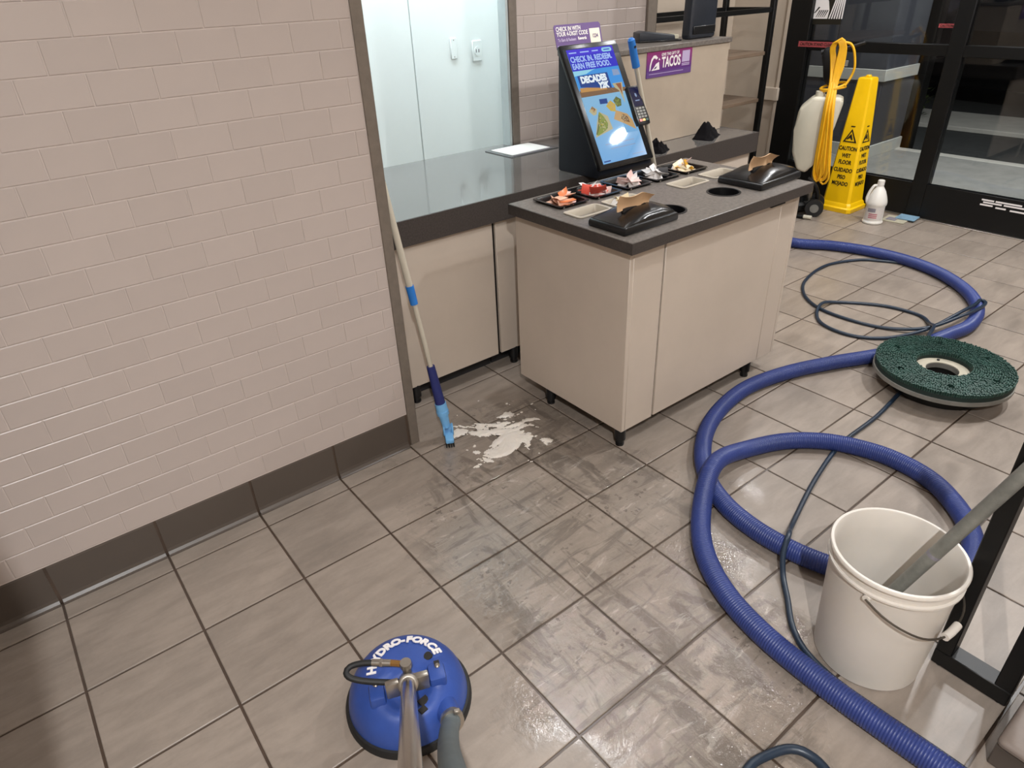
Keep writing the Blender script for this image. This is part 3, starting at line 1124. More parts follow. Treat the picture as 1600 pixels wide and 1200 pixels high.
scr('s_yellow', (200, 172, 76))
scr('s_olive', (104, 112, 70))
scr('s_tort', (196, 160, 112))
scr('s_red', (150, 92, 62))
scr('s_grey', (140, 160, 196))
b = nb()
prism(b, [(0.065, 0.07), (0.965, 0.07), (0.965, 1.70), (0.065, 1.70)], S, 0.045, 0.048)
disp = obj('display', b, 'screen_light', kiosk, angle=0)
LV = [0]
def spoly(name, pts, m, lvl=1):
    b = nb()
    prism(b, pts, S, 0.0480, 0.0480 + 0.0006 * lvl)
    return obj(name, b, m, disp, angle=0)
def stext(s, u, v, size, m, bold=0.0, sx=1.0, lvl=4, align='CENTER', shear=0.0):
    return text('lettering', s, size, axes(S(u, v, 0.0480 + 0.0006 * lvl), SU, SV), m, disp, bold, sx, align, 0.0006, shear)
spoly('header_band', [(0.065, 1.40), (0.965, 1.40), (0.965, 1.70), (0.065, 1.70)], 's_indigo')
spoly('menu_bar', [(0.065, 1.615), (0.965, 1.615), (0.965, 1.70), (0.065, 1.70)], 's_violet', 2)
spoly('sign_in_pill', [(0.74, 1.63), (0.76, 1.622), (0.90, 1.622), (0.92, 1.63), (0.93, 1.65), (0.92, 1.675), (0.90, 1.682), (0.76, 1.682), (0.74, 1.675), (0.73, 1.65)], 's_pale', 3)
spoly('print_line', [(0.1, 1.644), (0.24, 1.644), (0.24, 1.66), (0.1, 1.66)], 's_text', 4)
spoly('print_line', [(0.31, 1.644), (0.48, 1.644), (0.48, 1.66), (0.31, 1.66)], 's_text', 4)
spoly('print_line', [(0.54, 1.644), (0.66, 1.644), (0.66, 1.66), (0.54, 1.66)], 's_text', 4)
spoly('print_line', [(0.77, 1.645), (0.89, 1.645), (0.89, 1.659), (0.77, 1.659)], 's_indigo', 4)
stext('CHECK IN. REDEEM.', 0.49, 1.555, 0.108, 's_text', 0.004, 0.83)
stext('EARN FREE FOOD.', 0.455, 1.458, 0.108, 's_text', 0.004, 0.83)
spoly('photo_sky', [(0.065, 1.03), (0.965, 1.03), (0.965, 1.40), (0.065, 1.40)], 's_sky')
spoly('cloud', [(0.065, 1.33), (0.30, 1.345), (0.42, 1.385), (0.50, 1.40), (0.065, 1.40)], 's_pale', 2)
spoly('roadside', [(0.065, 1.03), (0.965, 1.03), (0.965, 1.085), (0.60, 1.11), (0.065, 1.12)], 's_brown', 2)
spoly('sunset', [(0.09, 1.10), (0.60, 1.09), (0.60, 1.15), (0.09, 1.16)], 's_orange', 3)
spoly('billboard', [(0.115, 1.17), (0.70, 1.10), (0.70, 1.33), (0.115, 1.33)], 's_navy', 4)
stext('DECADES', 0.405, 1.262, 0.125, 's_white', 0.008, 0.92, 6)
stext('Y2K', 0.55, 1.155, 0.115, 's_white', 0.008, 0.92, 6, shear=0.2)
spoly('tower', [(0.73, 1.16), (0.93, 1.16), (0.88, 1.0), (0.86, 0.86), (0.82, 1.05), (0.76, 1.09)], 's_tan', 5)
spoly('tower_stripe', [(0.79, 1.15), (0.90, 1.15), (0.86, 0.98), (0.84, 1.06)], 's_red', 6)
spoly('notice', [(0.80, 1.27), (0.94, 1.27), (0.93, 1.35), (0.81, 1.36)], 's_grey', 5)
spoly('wrapper', [(0.09, 0.455), (0.46, 0.53), (0.44, 0.72), (0.30, 0.80), (0.20, 0.66)], 's_tan', 2)
spoly('taco', [(0.115, 0.50), (0.16, 0.56), (0.22, 0.65), (0.27, 0.76), (0.30, 0.80), (0.36, 0.72), (0.40, 0.62), (0.36, 0.55), (0.24, 0.50), (0.14, 0.475)], 's_green', 3)
spoly('taco_shell', [(0.115, 0.50), (0.16, 0.56), (0.22, 0.65), (0.27, 0.76), (0.285, 0.74), (0.24, 0.64), (0.18, 0.54), (0.13, 0.49)], 's_olive', 4)
spoly('tortilla', [(0.54, 0.66), (0.63, 0.78), (0.83, 0.70), (0.90, 0.60), (0.91, 0.46), (0.72, 0.57)], 's_tort', 2)
spoly('tortilla_filling', [(0.68, 0.65), (0.74, 0.71), (0.82, 0.66), (0.83, 0.57), (0.75, 0.60)], 's_brown', 3)
spoly('chips', [(0.47, 0.86), (0.58, 0.93), (0.66, 0.86), (0.62, 0.76), (0.53, 0.78)], 's_yellow', 2)
spoly('salad', [(0.64, 0.92), (0.72, 0.97), (0.80, 0.92), (0.77, 0.83), (0.68, 0.82)], 's_olive', 3)
spoly('small_dish', [(0.12, 0.83), (0.20, 0.89), (0.28, 0.84), (0.24, 0.77), (0.18, 0.76)], 's_tan', 2)
spoly('small_filling', [(0.17, 0.86), (0.21, 0.89), (0.25, 0.84), (0.21, 0.80)], 's_brown', 3)
spoly('price_tag', [(0.37, 0.90), (0.52, 0.895), (0.53, 0.965), (0.38, 0.97)], 's_navy', 4)
def crumbs(name, m, cu, cv, ru, rv, n, seed, lvl, sz=0.022):
    q = random.Random(seed)
    b = nb()
    for k in range(n):
        a, e = q.uniform(0, 6.28), math.sqrt(q.random())
        u, v = cu + ru * e * math.cos(a), cv + rv * e * math.sin(a)
        t0 = q.uniform(0, 6.28)
        prism(b, [(u + sz * q.uniform(0.5, 1) * math.cos(t0 + d), v + sz * q.uniform(0.5, 1) * math.sin(t0 + d)) for d in (0, 2.1, 4.2)], S, 0.0480, 0.0480 + 0.0006 * lvl)
    obj(name, b, m, disp, angle=0)
crumbs('lettuce', 's_tan', 0.29, 0.63, 0.07, 0.10, 26, 1, 5, 0.016)
crumbs('lettuce', 's_olive', 0.30, 0.62, 0.08, 0.10, 22, 2, 6, 0.014)
crumbs('cheese', 's_yellow', 0.30, 0.64, 0.08, 0.09, 12, 3, 7, 0.012)
crumbs('filling', 's_tan', 0.75, 0.64, 0.08, 0.05, 18, 4, 5, 0.018)
crumbs('filling', 's_red', 0.76, 0.64, 0.06, 0.05, 12, 5, 6, 0.014)
crumbs('chip_bits', 's_tort', 0.57, 0.85, 0.07, 0.06, 16, 6, 5, 0.020)
crumbs('salad_bits', 's_green', 0.72, 0.89, 0.06, 0.05, 16, 7, 6, 0.018)
crumbs('dish_bits', 's_tort', 0.20, 0.83, 0.05, 0.04, 10, 8, 6, 0.016)
spoly('print_line', [(0.22, 0.324), (0.8, 0.324), (0.8, 0.336), (0.22, 0.336)], 's_grey', 4)
spoly('print_line', [(0.3, 0.254), (0.8, 0.254), (0.8, 0.266), (0.3, 0.266)], 's_grey', 4)
spoly('print_line', [(0.68, 0.115), (0.9, 0.115), (0.9, 0.125), (0.68, 0.125)], 's_grey', 4)
spoly('print_line', [(0.09, 0.091), (0.22, 0.091), (0.22, 0.109), (0.09, 0.109)], 's_navy', 4)

# card sign standing behind the kiosk
sg = thing('sign_card', 'purple check-in sign card standing on top of the kiosk', 'sign', (7.72, 1.555, 4.29))
SGV = Vector((0, 0.085, 0.30)).normalized()
def G(u, v, d=0.0):
    return Vector((1, 0, 0)) * u + SGV * v + Vector((1, 0, 0)).cross(SGV) * d
b = nb()
prism(b, [(0, 0), (0.89, 0), (0.89, 0.29), (0.86, 0.315), (0.02, 0.315), (0, 0.29)], G, -0.008, 0.0)
obj('card', b, 'purple', sg, angle=0)
b = nb()
prism(b, [(0.66, 0.04), (0.86, 0.04), (0.86, 0.235), (0.66, 0.235)], G, 0.0, 0.002)
obj('ticket', b, 'print_cream', sg, angle=0)
b = nb()
prism(b, [(0.02, 0.02), (0.64, 0.02), (0.64, 0.05), (0.02, 0.05)], G, 0.0, 0.001)
obj('footer_strip', b, 'print_lilac', sg, angle=0)
for s, u, v, sz, sx, al, mm in (('CHECK IN WITH', 0.03, 0.255, 0.078, 0.80, 'LEFT', 'print_white'), ('YOUR 4-DIGIT CODE', 0.03, 0.19, 0.078, 0.80, 'LEFT', 'print_white'),
                                ('To Earn & Redeem', 0.04, 0.115, 0.055, 0.8, 'LEFT', 'print_lilac'), ('Rewards', 0.42, 0.12, 0.055, 0.85, 'LEFT', 'print_white'),
                                ('1234', 0.76, 0.135, 0.07, 0.8, 'CENTER', 'purple_dark')):
    text('lettering', s, sz, axes(G(u, v, 0.003), (1, 0, 0), SGV), mm, sg, 0.002, sx, al, 0.001)

# card reader on its bracket at the kiosk's right edge
rd = thing('card_reader', 'black card reader with keypad mounted beside the kiosk screen', 'card reader', (8.56, 0.72, 3.28))
RV = Vector((0, 0.28, 0.48)).normalized()
def Q(u, v, d=0.0):
    return Vector((1, 0, 0)) * u + RV * v + Vector((1, 0, 0)).cross(RV) * d
b = nb()
prism(b, [(0, 0), (0.24, 0), (0.245, 0.10), (0.235, 0.57), (0.01, 0.57), (-0.005, 0.10)], Q, -0.07, 0.0, 0.012, 2)
obj('case', b, 'black_plastic', rd)
scr('s_reader', (34, 36, 84), 0.5)
b = nb()
prism(b, [(0.03, 0.27), (0.212, 0.27), (0.212, 0.545), (0.03, 0.545)], Q, 0.0, 0.003)
o = obj('display', b, 's_reader', rd, angle=0)
b = nb()
prism(b, [(0.105, 0.42), (0.125, 0.40), (0.14, 0.42), (0.135, 0.455), (0.105, 0.46)], Q, 0.003, 0.004)
obj('icon', b, 's_grey', o, angle=0)
b = nb()
prism(b, [(0.08, 0.345), (0.165, 0.345), (0.165, 0.36), (0.08, 0.36)], Q, 0.003, 0.004)
obj('caption', b, 's_grey', o, angle=0)
kb = None
for r_ in range(4):
    for c_ in range(3):
        b = nb()
        u0, v0 = 0.032 + c_ * 0.062, 0.095 + r_ * 0.042
        prism(b, [(u0, v0), (u0 + 0.05, v0), (u0 + 0.05, v0 + 0.03), (u0, v0 + 0.03)], Q, 0.0, 0.008)
        obj('key', b, 'plate_grey', rd)
for k, mm in enumerate(('pk_red', 'pk_yellow', 'bristle_green')):
    b = nb()
    u0 = 0.03 + k * 0.064
    prism(b, [(u0, 0.045), (u0 + 0.055, 0.045), (u0 + 0.055, 0.08), (u0, 0.08)], Q, 0.0, 0.008)
    obj('function_key', b, mm, rd)
b = nb()
sweep(b, spline([Q(0.12, 0.2, -0.06), Q(0.13, 0.15, -0.16), Vector((0.16, 0.13, -0.25)), Vector((0.20, 0.10, -0.50)), Vector((0.23, 0.16, -0.60))], 0.04), 0.022, 8)
obj('bracket', b, 'steel', rd)

# second pole, blue-capped, leaning behind the kiosk
pl_a, pl_b = Vector((10.13, 0.93, 0.0)), Vector((8.52, 0.93, 4.40))
t = thing('cleaning_pole', 'pale pole with a bright blue hanging grip leaning between kiosk and island', 'pole', pl_a)
D_ = pl_b - pl_a
b = nb()
cyl(b, (0, 0, 0), D_ * 0.93, 0.034, n=14)
obj('shaft', b, 'pole_cream', t)
b = nb()
cyl(b, D_ * 0.915, D_ * 0.995, 0.056, 0.05, 16)
lathe_c = D_ * 0.995
cyl(b, D_ * 0.995, D_ * 1.0, 0.05, 0.03, 16)
obj('grip', b, 'sleeve_blue', t)
b = nb()
cyl(b, D_ * 0.975 + Vector((0, -0.055, 0)), D_ * 0.975 + Vector((0, 0.04, 0)), 0.018, n=10)
obj('hang_hole', b, 'black_plastic', t)

# ================================================================== ISLAND
isl = thing('condiment_island', 'beige laminate condiment island on black legs with dark speckled top', 'island', (5.98, -1.575, 0))
IW, ID = 3.22, 1.985
def ipart(name, x0, x1, y0, y1, z0, z1, m, bev=0.006, label=None):
    b = nb()
    box(b, x0, x1, y0, y1, z0, z1, bev)
    return obj(name, b, m, isl, label=label)
Z0, Z1 = 0.257, 2.618
ipart('side_panel', 0.0, 0.06, 0.0, ID, Z0, Z1, 'laminate')
ipart('side_panel', IW - 0.06, IW, 0.0, ID, Z0, Z1, 'laminate')
ipart('back_panel', 0.06, IW - 0.06, ID - 0.06, ID, Z0, Z1, 'laminate')
ipart('front_stile', 0.06, 0.556, 0.0, 0.06, Z0, Z1, 'laminate')
ipart('cabinet_door', 0.58, 2.805, -0.004, 0.056, Z0 + 0.01, Z1 - 0.05, 'laminate')
ipart('front_stile', 2.817, IW - 0.06, 0.0, 0.06, Z0, Z1, 'laminate')
ipart('bottom_panel', 0.06, IW - 0.06, 0.06, ID - 0.06, Z0 + 0.02, Z0 + 0.08, 'gap_dark')
ipart('shadow_gap', 0.55, 0.585, 0.02, 0.05, Z0 + 0.01, Z1, 'gap_dark', 0)
ipart('door_pull', 2.50, 2.80, -0.055, 0.02, Z1 - 0.055, Z1 - 0.035, 'black_metal', 0.004)
for (lx, ly) in ((0.085, 0.09), (0.085, 1.42), (2.70, 0.09), (2.70, ID - 0.3)):
    b = nb()
    cyl(b, (lx, ly, 0.09), (lx, ly, Z0 + 0.02), 0.072, n=16)
    cyl(b, (lx, ly, 0.03), (lx, ly, 0.09), 0.048, n=16)
    cyl(b, (lx, ly, 0.0), (lx, ly, 0.03), 0.055, n=16)
    obj('leg', b, 'black_plastic', isl)
TRAYS = [(6.39, 0.0), (6.975, 0.0), (7.555, 0.0), (8.12, 0.0), (8.70, 0.0)]        # black tubs
PANS = [(6.34, -0.54), (6.965, -0.54), (8.145, -0.555), (8.82, -0.545)]            # beige-rimmed pans
HOLES = [(7.05, -1.17, 0.2), (8.11, -1.152, 0.2)]
ZT = 2.75
def slab():
    b = nb()
    box(b, 5.88 - 5.98, 9.28 - 5.98, -1.685 + 1.575, 0.41 + 1.575, 2.62, ZT, 0.008, 1)
    base = link('worktop', mesh_of('worktop', b), 'stone_top', isl)
    c = nb()
    for x, y in TRAYS:
        box(c, x - 5.98 - 0.215, x - 5.98 + 0.215, y + 1.575 - 0.24, y + 1.575 + 0.24, 2.4, 3.0)
    for x, y in PANS:
        box(c, x - 5.98 - 0.25, x - 5.98 + 0.25, y + 1.575 - 0.135, y + 1.575 + 0.135, 2.4, 3.0)
    for x, y, r in HOLES:
        cyl(c, (x - 5.98, y + 1.575, 2.4), (x - 5.98, y + 1.575, 3.0), r, n=40)
    cut = link('cutter', mesh_of('cutter', c, 0), None)
    md = base.modifiers.new('cut', 'BOOLEAN')
    md.operation = 'DIFFERENCE'
    md.solver = 'EXACT'
    md.object = cut
    base.parent = None
    dg = bpy.context.evaluated_depsgraph_get()
    me = bpy.data.meshes.new_from_object(base.evaluated_get(dg))
    base.modifiers.clear()
    base.data = me
    base.parent = isl
    bpy.data.objects.remove(cut)
slab()
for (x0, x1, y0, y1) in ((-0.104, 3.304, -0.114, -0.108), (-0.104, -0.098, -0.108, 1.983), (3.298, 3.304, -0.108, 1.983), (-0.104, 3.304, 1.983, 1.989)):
    ipart('edge_strip', x0, x1, y0, y1, 2.618, 2.744, 'quartz_edge', 0)
for x, y, r in HOLES:
    b = nb()
    cx, cy = x - 5.98, y + 1.575
    lathe(b, [(r - 0.002, ZT - 0.004), (r + 0.012, ZT + 0.001), (r + 0.012, ZT + 0.006), (r - 0.012, ZT + 0.006), (r - 0.014, ZT - 0.05), (r - 0.02, ZT - 0.6), (r - 0.04, ZT - 0.6)], 36, (cx, cy, 0), False, True)
    obj('waste_chute', b, 'black_plastic', isl)

def tub(b, w_, d_, depth, flare, lip, lipz, rr=0.05):
    def rect(hw, hd, z, r):
        out = []
        for (sx, sy, a0) in ((1, 1, 0), (-1, 1, 90), (-1, -1, 180), (1, -1, 270)):
            for k in range(4):
                a = math.radians(a0 + k * 30)
                out.append(b.verts.new((sx * (hw - r) + r * math.cos(a), sy * (hd - r) + r * math.sin(a), z)))
        return out
    hw, hd = w_ / 2, d_ / 2
    A = rect(hw + lip, hd + lip, lipz - 0.012, rr)
    B = rect(hw + lip, hd + lip, lipz, rr)
    C_ = rect(hw, hd, lipz, rr * 0.8)
    D = rect(hw - 0.015, hd - 0.015, lipz - 0.03, rr * 0.8)
    E_ = rect(hw - flare, hd - flare, lipz - depth, rr * 0.7)
    for p, q in ((A, B), (B, C_), (C_, D), (D, E_)):
        bridge(b, p, q)
    b.faces.new(E_)
TRAYN = ['nearest the left corner', 'second from the left corner', 'third from the left corner', 'fourth from the left corner', 'at the far end']
PKT = [(['pk_orange', 'pk_orange', 'pk_peach', 'pk_peach', 'pk_pink'], 'orange and peach', 11), (['pk_red', 'pk_red', 'pk_pink', 'pk_white', 'pk_red'], 'red and pink', 12),
       (['pk_pink', 'pk_white', 'pk_pink'], 'pale pink', 9), (['pk_white', 'pk_dark', 'pk_white', 'pk_silver', 'pk_white'], 'black and white', 13), (['pk_yellow', 'pk_cream', 'pk_white', 'pk_cream', 'pk_pink'], 'yellow and cream', 13)]
tmesh = None
for k, (x, y) in enumerate(TRAYS):
    t = thing('sauce_tub', 'black tub of ' + PKT[k][1] + ' packets in the island, ' + TRAYN[k], 'tub', (x, y, ZT), 0, 'sauce tubs in the island')
    if tmesh is None:
        b = nb()
        tub(b, 0.43, 0.48, 0.16, 0.05, 0.034, 0.035)
        tmesh = mesh_of('tub_body', b)
        b = nb()
        cyl(b, (0.19, -0.262, 0.018), (0.19, -0.275, 0.018), 0.012, n=8)
        cyl(b, (-0.19, -0.262, 0.018), (-0.19, -0.275, 0.018), 0.012, n=8)
        kmesh = mesh_of('stud', b)
    link('tub_body', tmesh, 'black_gloss', t)
    link('studs', kmesh, 'steel', t)
pmesh = None
for k, (x, y) in enumerate(PANS):
    wh = ['in front of the first black tub', 'holding white packets behind the near napkin dispenser', 'in front of the fourth black tub', 'beside the far napkin dispenser'][k]
    t = thing('insert_pan', 'beige-rimmed shallow pan set in the island top, ' + wh, 'pan', (x, y, ZT), 0, 'insert pans in the island')
    if pmesh is None:
        b = nb()
        tub(b, 0.49, 0.262, 0.10, 0.02, 0.03, 0.016)
        pmesh = mesh_of('pan_body', b)
        b = nb()
        box(b, -0.222, 0.222, -0.108, 0.108, -0.082, -0.072)
        fmesh = mesh_of('pan_floor', b)
    link('pan_body', pmesh, 'pan_beige', t)
    link('pan_floor', fmesh, 'pan_grey', t)

def packet_mesh(seed):
    rr = random.Random(seed)
    b = nb()
    w_, d_ = 0.105, 0.065
    nx, ny = 5, 4
    cv, tw = rr.uniform(-0.04, 0.05), rr.uniform(-0.02, 0.02)
    top, bot = {}, {}
    for i in range(nx):
        for j in range(ny):
            u, v = i / (nx - 1) * 2 - 1, j / (ny - 1) * 2 - 1
            z = cv * (u * u) + tw * u * v
            th = 0.014 * (1 - u * u) * (1 - v * v) + 0.002
            top[i, j] = b.verts.new((u * w_, v * d_, z + th))
            bot[i, j] = b.verts.new((u * w_, v * d_, z - th))
    for i in range(nx - 1):
        for j in range(ny - 1):
            b.faces.new((top[i, j], top[i + 1, j], top[i + 1, j + 1], top[i, j + 1]))
            b.faces.new((bot[i, j], bot[i, j + 1], bot[i + 1, j + 1], bot[i + 1, j]))
    for j in range(ny - 1):
        b.faces.new((top[0, j], top[0, j + 1], bot[0, j + 1], bot[0, j]))
        b.faces.new((top[nx - 1, j + 1], top[nx - 1, j], bot[nx - 1, j], bot[nx - 1, j + 1]))
    for i in range(nx - 1):
        b.faces.new((top[i + 1, 0], top[i, 0], bot[i, 0], bot[i + 1, 0]))
        b.faces.new((top[i, ny - 1], top[i + 1, ny - 1], bot[i + 1, ny - 1], bot[i, ny - 1]))
    return mesh_of('sauce_packet', b, 60)
PBASE = {}
def packets(cx, cy, hw, hd, z0, n, mats, label, group, seed, hmax=0.10):
    rr = random.Random(seed)
    for i in range(n):
        mm = mats[i % len(mats)]
        key = (mm, i % 4)
        if key not in PBASE:
            me = packet_mesh(hash(mm) % 97 + i if False else len(PBASE) + 5)
            me.materials.append(MATS[mm])
            PBASE[key] = me
        f = i / max(1, n - 1)
        o = link('sauce_packet', PBASE[key], None, None, (cx + rr.uniform(-hw, hw), cy + rr.uniform(-hd, hd), z0 + 0.02 + f * hmax),
                 (rr.uniform(-0.25, 0.25) + (0.7 if i % 3 == 2 else 0), rr.uniform(-0.35, 0.35), rr.uniform(0, 6.28)))
        if i % 4 == 3:
            o.rotation_euler = (rr.uniform(0.9, 1.4), rr.uniform(-0.3, 0.3), rr.uniform(-0.8, 0.8))
        cn_ = mm[3:]
        tag(o, cn_ + ' ' + label, 'sauce packet', cn_ + ' ' + group)
for k, (x, y) in enumerate(TRAYS):
    mts, nm, n = PKT[k]
    packets(x + 0.01, y - 0.03, 0.12, 0.14, ZT - 0.09, n + 3, mts, 'sauce packet heaped in the black tub ' + TRAYN[k], 'packets in the tub ' + TRAYN[k], 20 + k, 0.15)
packets(6.99, -0.54, 0.15, 0.05, ZT - 0.06, 6, ['pk_white', 'pk_cream'], 'packet lying in the pan behind the near napkin dispenser', 'packets in a pan', 40, 0.05)

# napkin dispensers
def dispenser(x0, y0, x1, y1, rz, label, nlabel):
    cx, cy = (x0 + x1) / 2, (y0 + y1) / 2
    L_, W_ = x1 - x0, y1 - y0
    t = thing('napkin_dispenser', label, 'napkin dispenser', (cx, cy, ZT), rz, 'napkin dispensers on the island')
    b = nb()
    h = L_ / 2
    prism(b, [(-h, 0.0), (h, 0.0), (h, 0.07), (h - 0.02, 0.09), (-h + 0.03, 0.09), (-h, 0.06)], lambda u, v, d: Vector((u, d, v)), -W_ / 2, W_ / 2, 0.02, 2)
    obj('base_tray', b, 'black_plastic', t)
    b = nb()
    # domed cover, rounded across its width, sloping at the front
    n = 14
    secs = [(-h + 0.03, 0.09, 0.94), (-h + 0.12, 0.125, 0.94), (-h * 0.42, 0.15, 0.93), (-h * 0.30, 0.165, 0.92), (-h * 0.05, 0.185, 0.92), (h * 0.5, 0.185, 0.90), (h * 0.84, 0.155, 0.88), (h * 0.95, 0.11, 0.84)]
    rings = []
    for (u, top, wf) in secs:
        row = []
        for i in range(n + 1):
            a = math.pi * i / n
            yy = math.cos(a) * W_ / 2 * wf
            zz = 0.085 + (top - 0.085) * math.sin(a) ** 0.55
            row.append(b.verts.new((u, yy, zz)))
        rings.append(row)
    for p, q in zip(rings[:-1], rings[1:]):
        for i in range(n):
            b.faces.new((p[i], p[i + 1], q[i + 1], q[i]))
    b.faces.new(rings[0])
    b.faces.new(rings[-1][::-1])
    obj('cover', b, 'black_gloss', t)
    b = nb()
    box(b, -h * 0.72, -h * 0.57, -0.075, 0.045, 0.138, 0.147, 0.003)
    o = obj('badge', b, 'print_white', t)
    o.rotation_euler = (0, -0.10, 0)
    b = nb()
    box(b, -h * 0.70, -h * 0.60, -0.05, 0.02, 0.147, 0.149)
    obj('badge_mark', b, 'print_grey', o)
    b = nb()
    box(b, -h * 0.42, h * 0.40, -0.012, 0.030, 0.13, 0.190)
    obj('slot', b, 'gap_dark', t)
    # napkin pulled up through the slot
    nb_ = nb()
    m_, n_ = 16, 8
    g = {}
    for i in range(m_ + 1):
        for j in range(n_ + 1):
            u, v = i / m_ * 2 - 1, j / n_
            lean = 0.07 * v * v + 0.012 * math.sin(u * 5 + v * 2)
            g[i, j] = nb_.verts.new((u * h * 0.62 - 0.04 * v, -lean * 1.3, v * (0.165 - 0.03 * u + 0.018 * math.sin(u * 4.0 + 0.5))))
    for i in range(m_):
        for j in range(n_):
            nb_.faces.new((g[i, j], g[i + 1, j], g[i + 1, j + 1], g[i, j + 1]))
    r = bmesh.ops.extrude_face_region(nb_, geom=list(nb_.faces))
    for v in r['geom']:
        if isinstance(v, bmesh.types.BMVert):
            v.co.y += 0.012
    px_, py_ = -h * 0.02, 0.0
    tag(obj('paper_napkin', nb_, 'kraft', None, (cx + px_ * math.cos(rz), cy + px_ * math.sin(rz), ZT + 0.175), (0, 0, rz), 60), nlabel, 'napkin', 'kraft napkins')
    return t
dispenser(5.97, -1.49, 6.84, -0.92, 0.0, 'black napkin dispenser at the near corner of the island', 'folded brown kraft napkins in the near dispenser')
dispenser(8.43, -1.46, 9.36, -0.80, 0.03, 'black napkin dispenser at the far end of the island', 'brown kraft napkin standing in the far dispenser')

# ================================================================== FLOOR BRUSH (leaning by the trim)
P0, P1 = Vector((4.475, 0.09, 0.16)), Vector((4.20, 0.44, 3.32))
br = thing('deck_brush', 'light blue floor brush on a cream telescopic pole leaning at the wall trim', 'brush', (4.475, 0.06, 0))
def rel(p):
    return p - Vector((4.475, 0.06, 0))
def along(z):
    return rel(P0 + (P1 - P0) * ((z - P0.z) / (P1.z - P0.z)))
b = nb()
cyl(b, along(0.95), along(2.15), 0.030, n=14)
obj('lower_tube', b, 'pole_cream', br)
b = nb()
cyl(b, along(2.0), rel(P1), 0.040, 0.040, 14)
obj('upper_tube', b, 'pole_cream', br)
b = nb()
cyl(b, along(1.90), along(2.13), 0.046, 0.050, 16)
obj('lock_collar', b, 'sleeve_blue', br)
b = nb()
cyl(b, along(0.52), along(1.07), 0.066, 0.052, 16)
obj('grip_sleeve', b, 'grip_navy', br)
b = nb()
cyl(b, along(0.37), along(0.54), 0.078, 0.074, 16)
cyl(b, along(0.18), along(0.38), 0.050, 0.066, 14)
cyl(b, along(0.40), along(0.43), 0.081, 0.081, 16)
obj('socket', b, 'brush_blue', br)
a_ = math.radians(62)
hd = Vector((math.cos(a_), math.sin(a_), 0))
b = nb()
box(b, -0.20, 0.20, -0.055, 0.055, 0.055, 0.12, 0.02, 2)
hp = obj('head', b, 'brush_blue', br, (0.0, 0.0, 0), (0, 0, a_))
b = nb()
for s in (-1, 1):
    box(b, -0.05, 0.05, s * 0.055 - 0.012, s * 0.055 + 0.012, 0.08, 0.22, 0.008)
obj('yoke', b, 'brush_blue', br, (0, 0, 0), (0, 0, a_))
b = nb()
for i in range(17):
    for j in range(4):
        x, y = -0.185 + i * 0.0231, -0.042 + j * 0.028
        cyl(b, (x * 1.03, y * 1.15, 0.0), (x, y, 0.062), 0.010, 0.008, 5)
o = obj('bristles', b, 'rubber', br, (0, 0, 0), (0, 0, a_))
o['kind'] = 'stuff'

# ================================================================== SPINNER TOOL
TC = Vector((2.13, -2.86, 0))
ta = math.atan2(0.93, 0.37) - math.pi / 2
sp_ = thing('spinner_tool', 'round blue floor spinner head with white lettering and chrome wand', 'floor tool', TC, ta)
def dome_z(r):
    pts = [(0.0, 0.40), (0.18, 0.40), (0.28, 0.385), (0.36, 0.345), (0.42, 0.285), (0.465, 0.20), (0.485, 0.11), (0.49, 0.07)]
    for (r0, z0), (r1, z1) in zip(pts[:-1], pts[1:]):
        if r0 <= r <= r1:
            return z0 + (z1 - z0) * (r - r0) / (r1 - r0)
    return 0.07
b = nb()
n, rings = 64, []
rs = [0.02, 0.06, 0.10, 0.14, 0.18, 0.22, 0.26, 0.30, 0.34, 0.38, 0.41, 0.435, 0.455, 0.47, 0.48, 0.486, 0.49]
def dz(x, y):
    r = math.hypot(x, y)
    z = dome_z(r)
    # front hollow below the wand, shoulders either side of the yoke
    z -= 0.11 * math.exp(-((x / 0.17) ** 2 + ((y + 0.20) / 0.13) ** 2) ** 1.5)
    z += 0.035 * math.exp(-(((x + 0.24) / 0.08) ** 4 + ((y + 0.10) / 0.10) ** 4))
    z += 0.035 * math.exp(-(((x - 0.27) / 0.08) ** 4 + ((y + 0.10) / 0.10) ** 4))
    return z
for r in rs:
    rings.append([b.verts.new((r * math.cos(2 * math.pi * i / n), r * math.sin(2 * math.pi * i / n), dz(r * math.cos(2 * math.pi * i / n), r * math.sin(2 * math.pi * i / n)))) for i in range(n)])
for p, q in zip(rings[:-1], rings[1:]):
    bridge(b, p, q)
b.faces.new(rings[0])
low = [b.verts.new((0.49 * math.cos(2 * math.pi * i / n), 0.49 * math.sin(2 * math.pi * i / n), 0.02)) for i in range(n)]
bridge(b, rings[-1], low)
dome = obj('dome', b, 'dome_blue', sp_, angle=50)
b = nb()
lathe(b, [(0.485, 0.075), (0.508, 0.07), (0.52, 0.045), (0.522, 0.0), (0.50, 0.0), (0.485, 0.03)], 64, cap0=False, cap1=False)
obj('rubber_skirt', b, 'rubber', sp_)
word = 'HYDRO-FORCE'
wid = [1.0, 0.98, 1.0, 0.98, 1.05, 0.62, 0.85, 1.05, 0.98, 0.98, 0.9]
tot = sum(wid)
a0, a1 = math.radians(-76), math.radians(78)
acc = 0
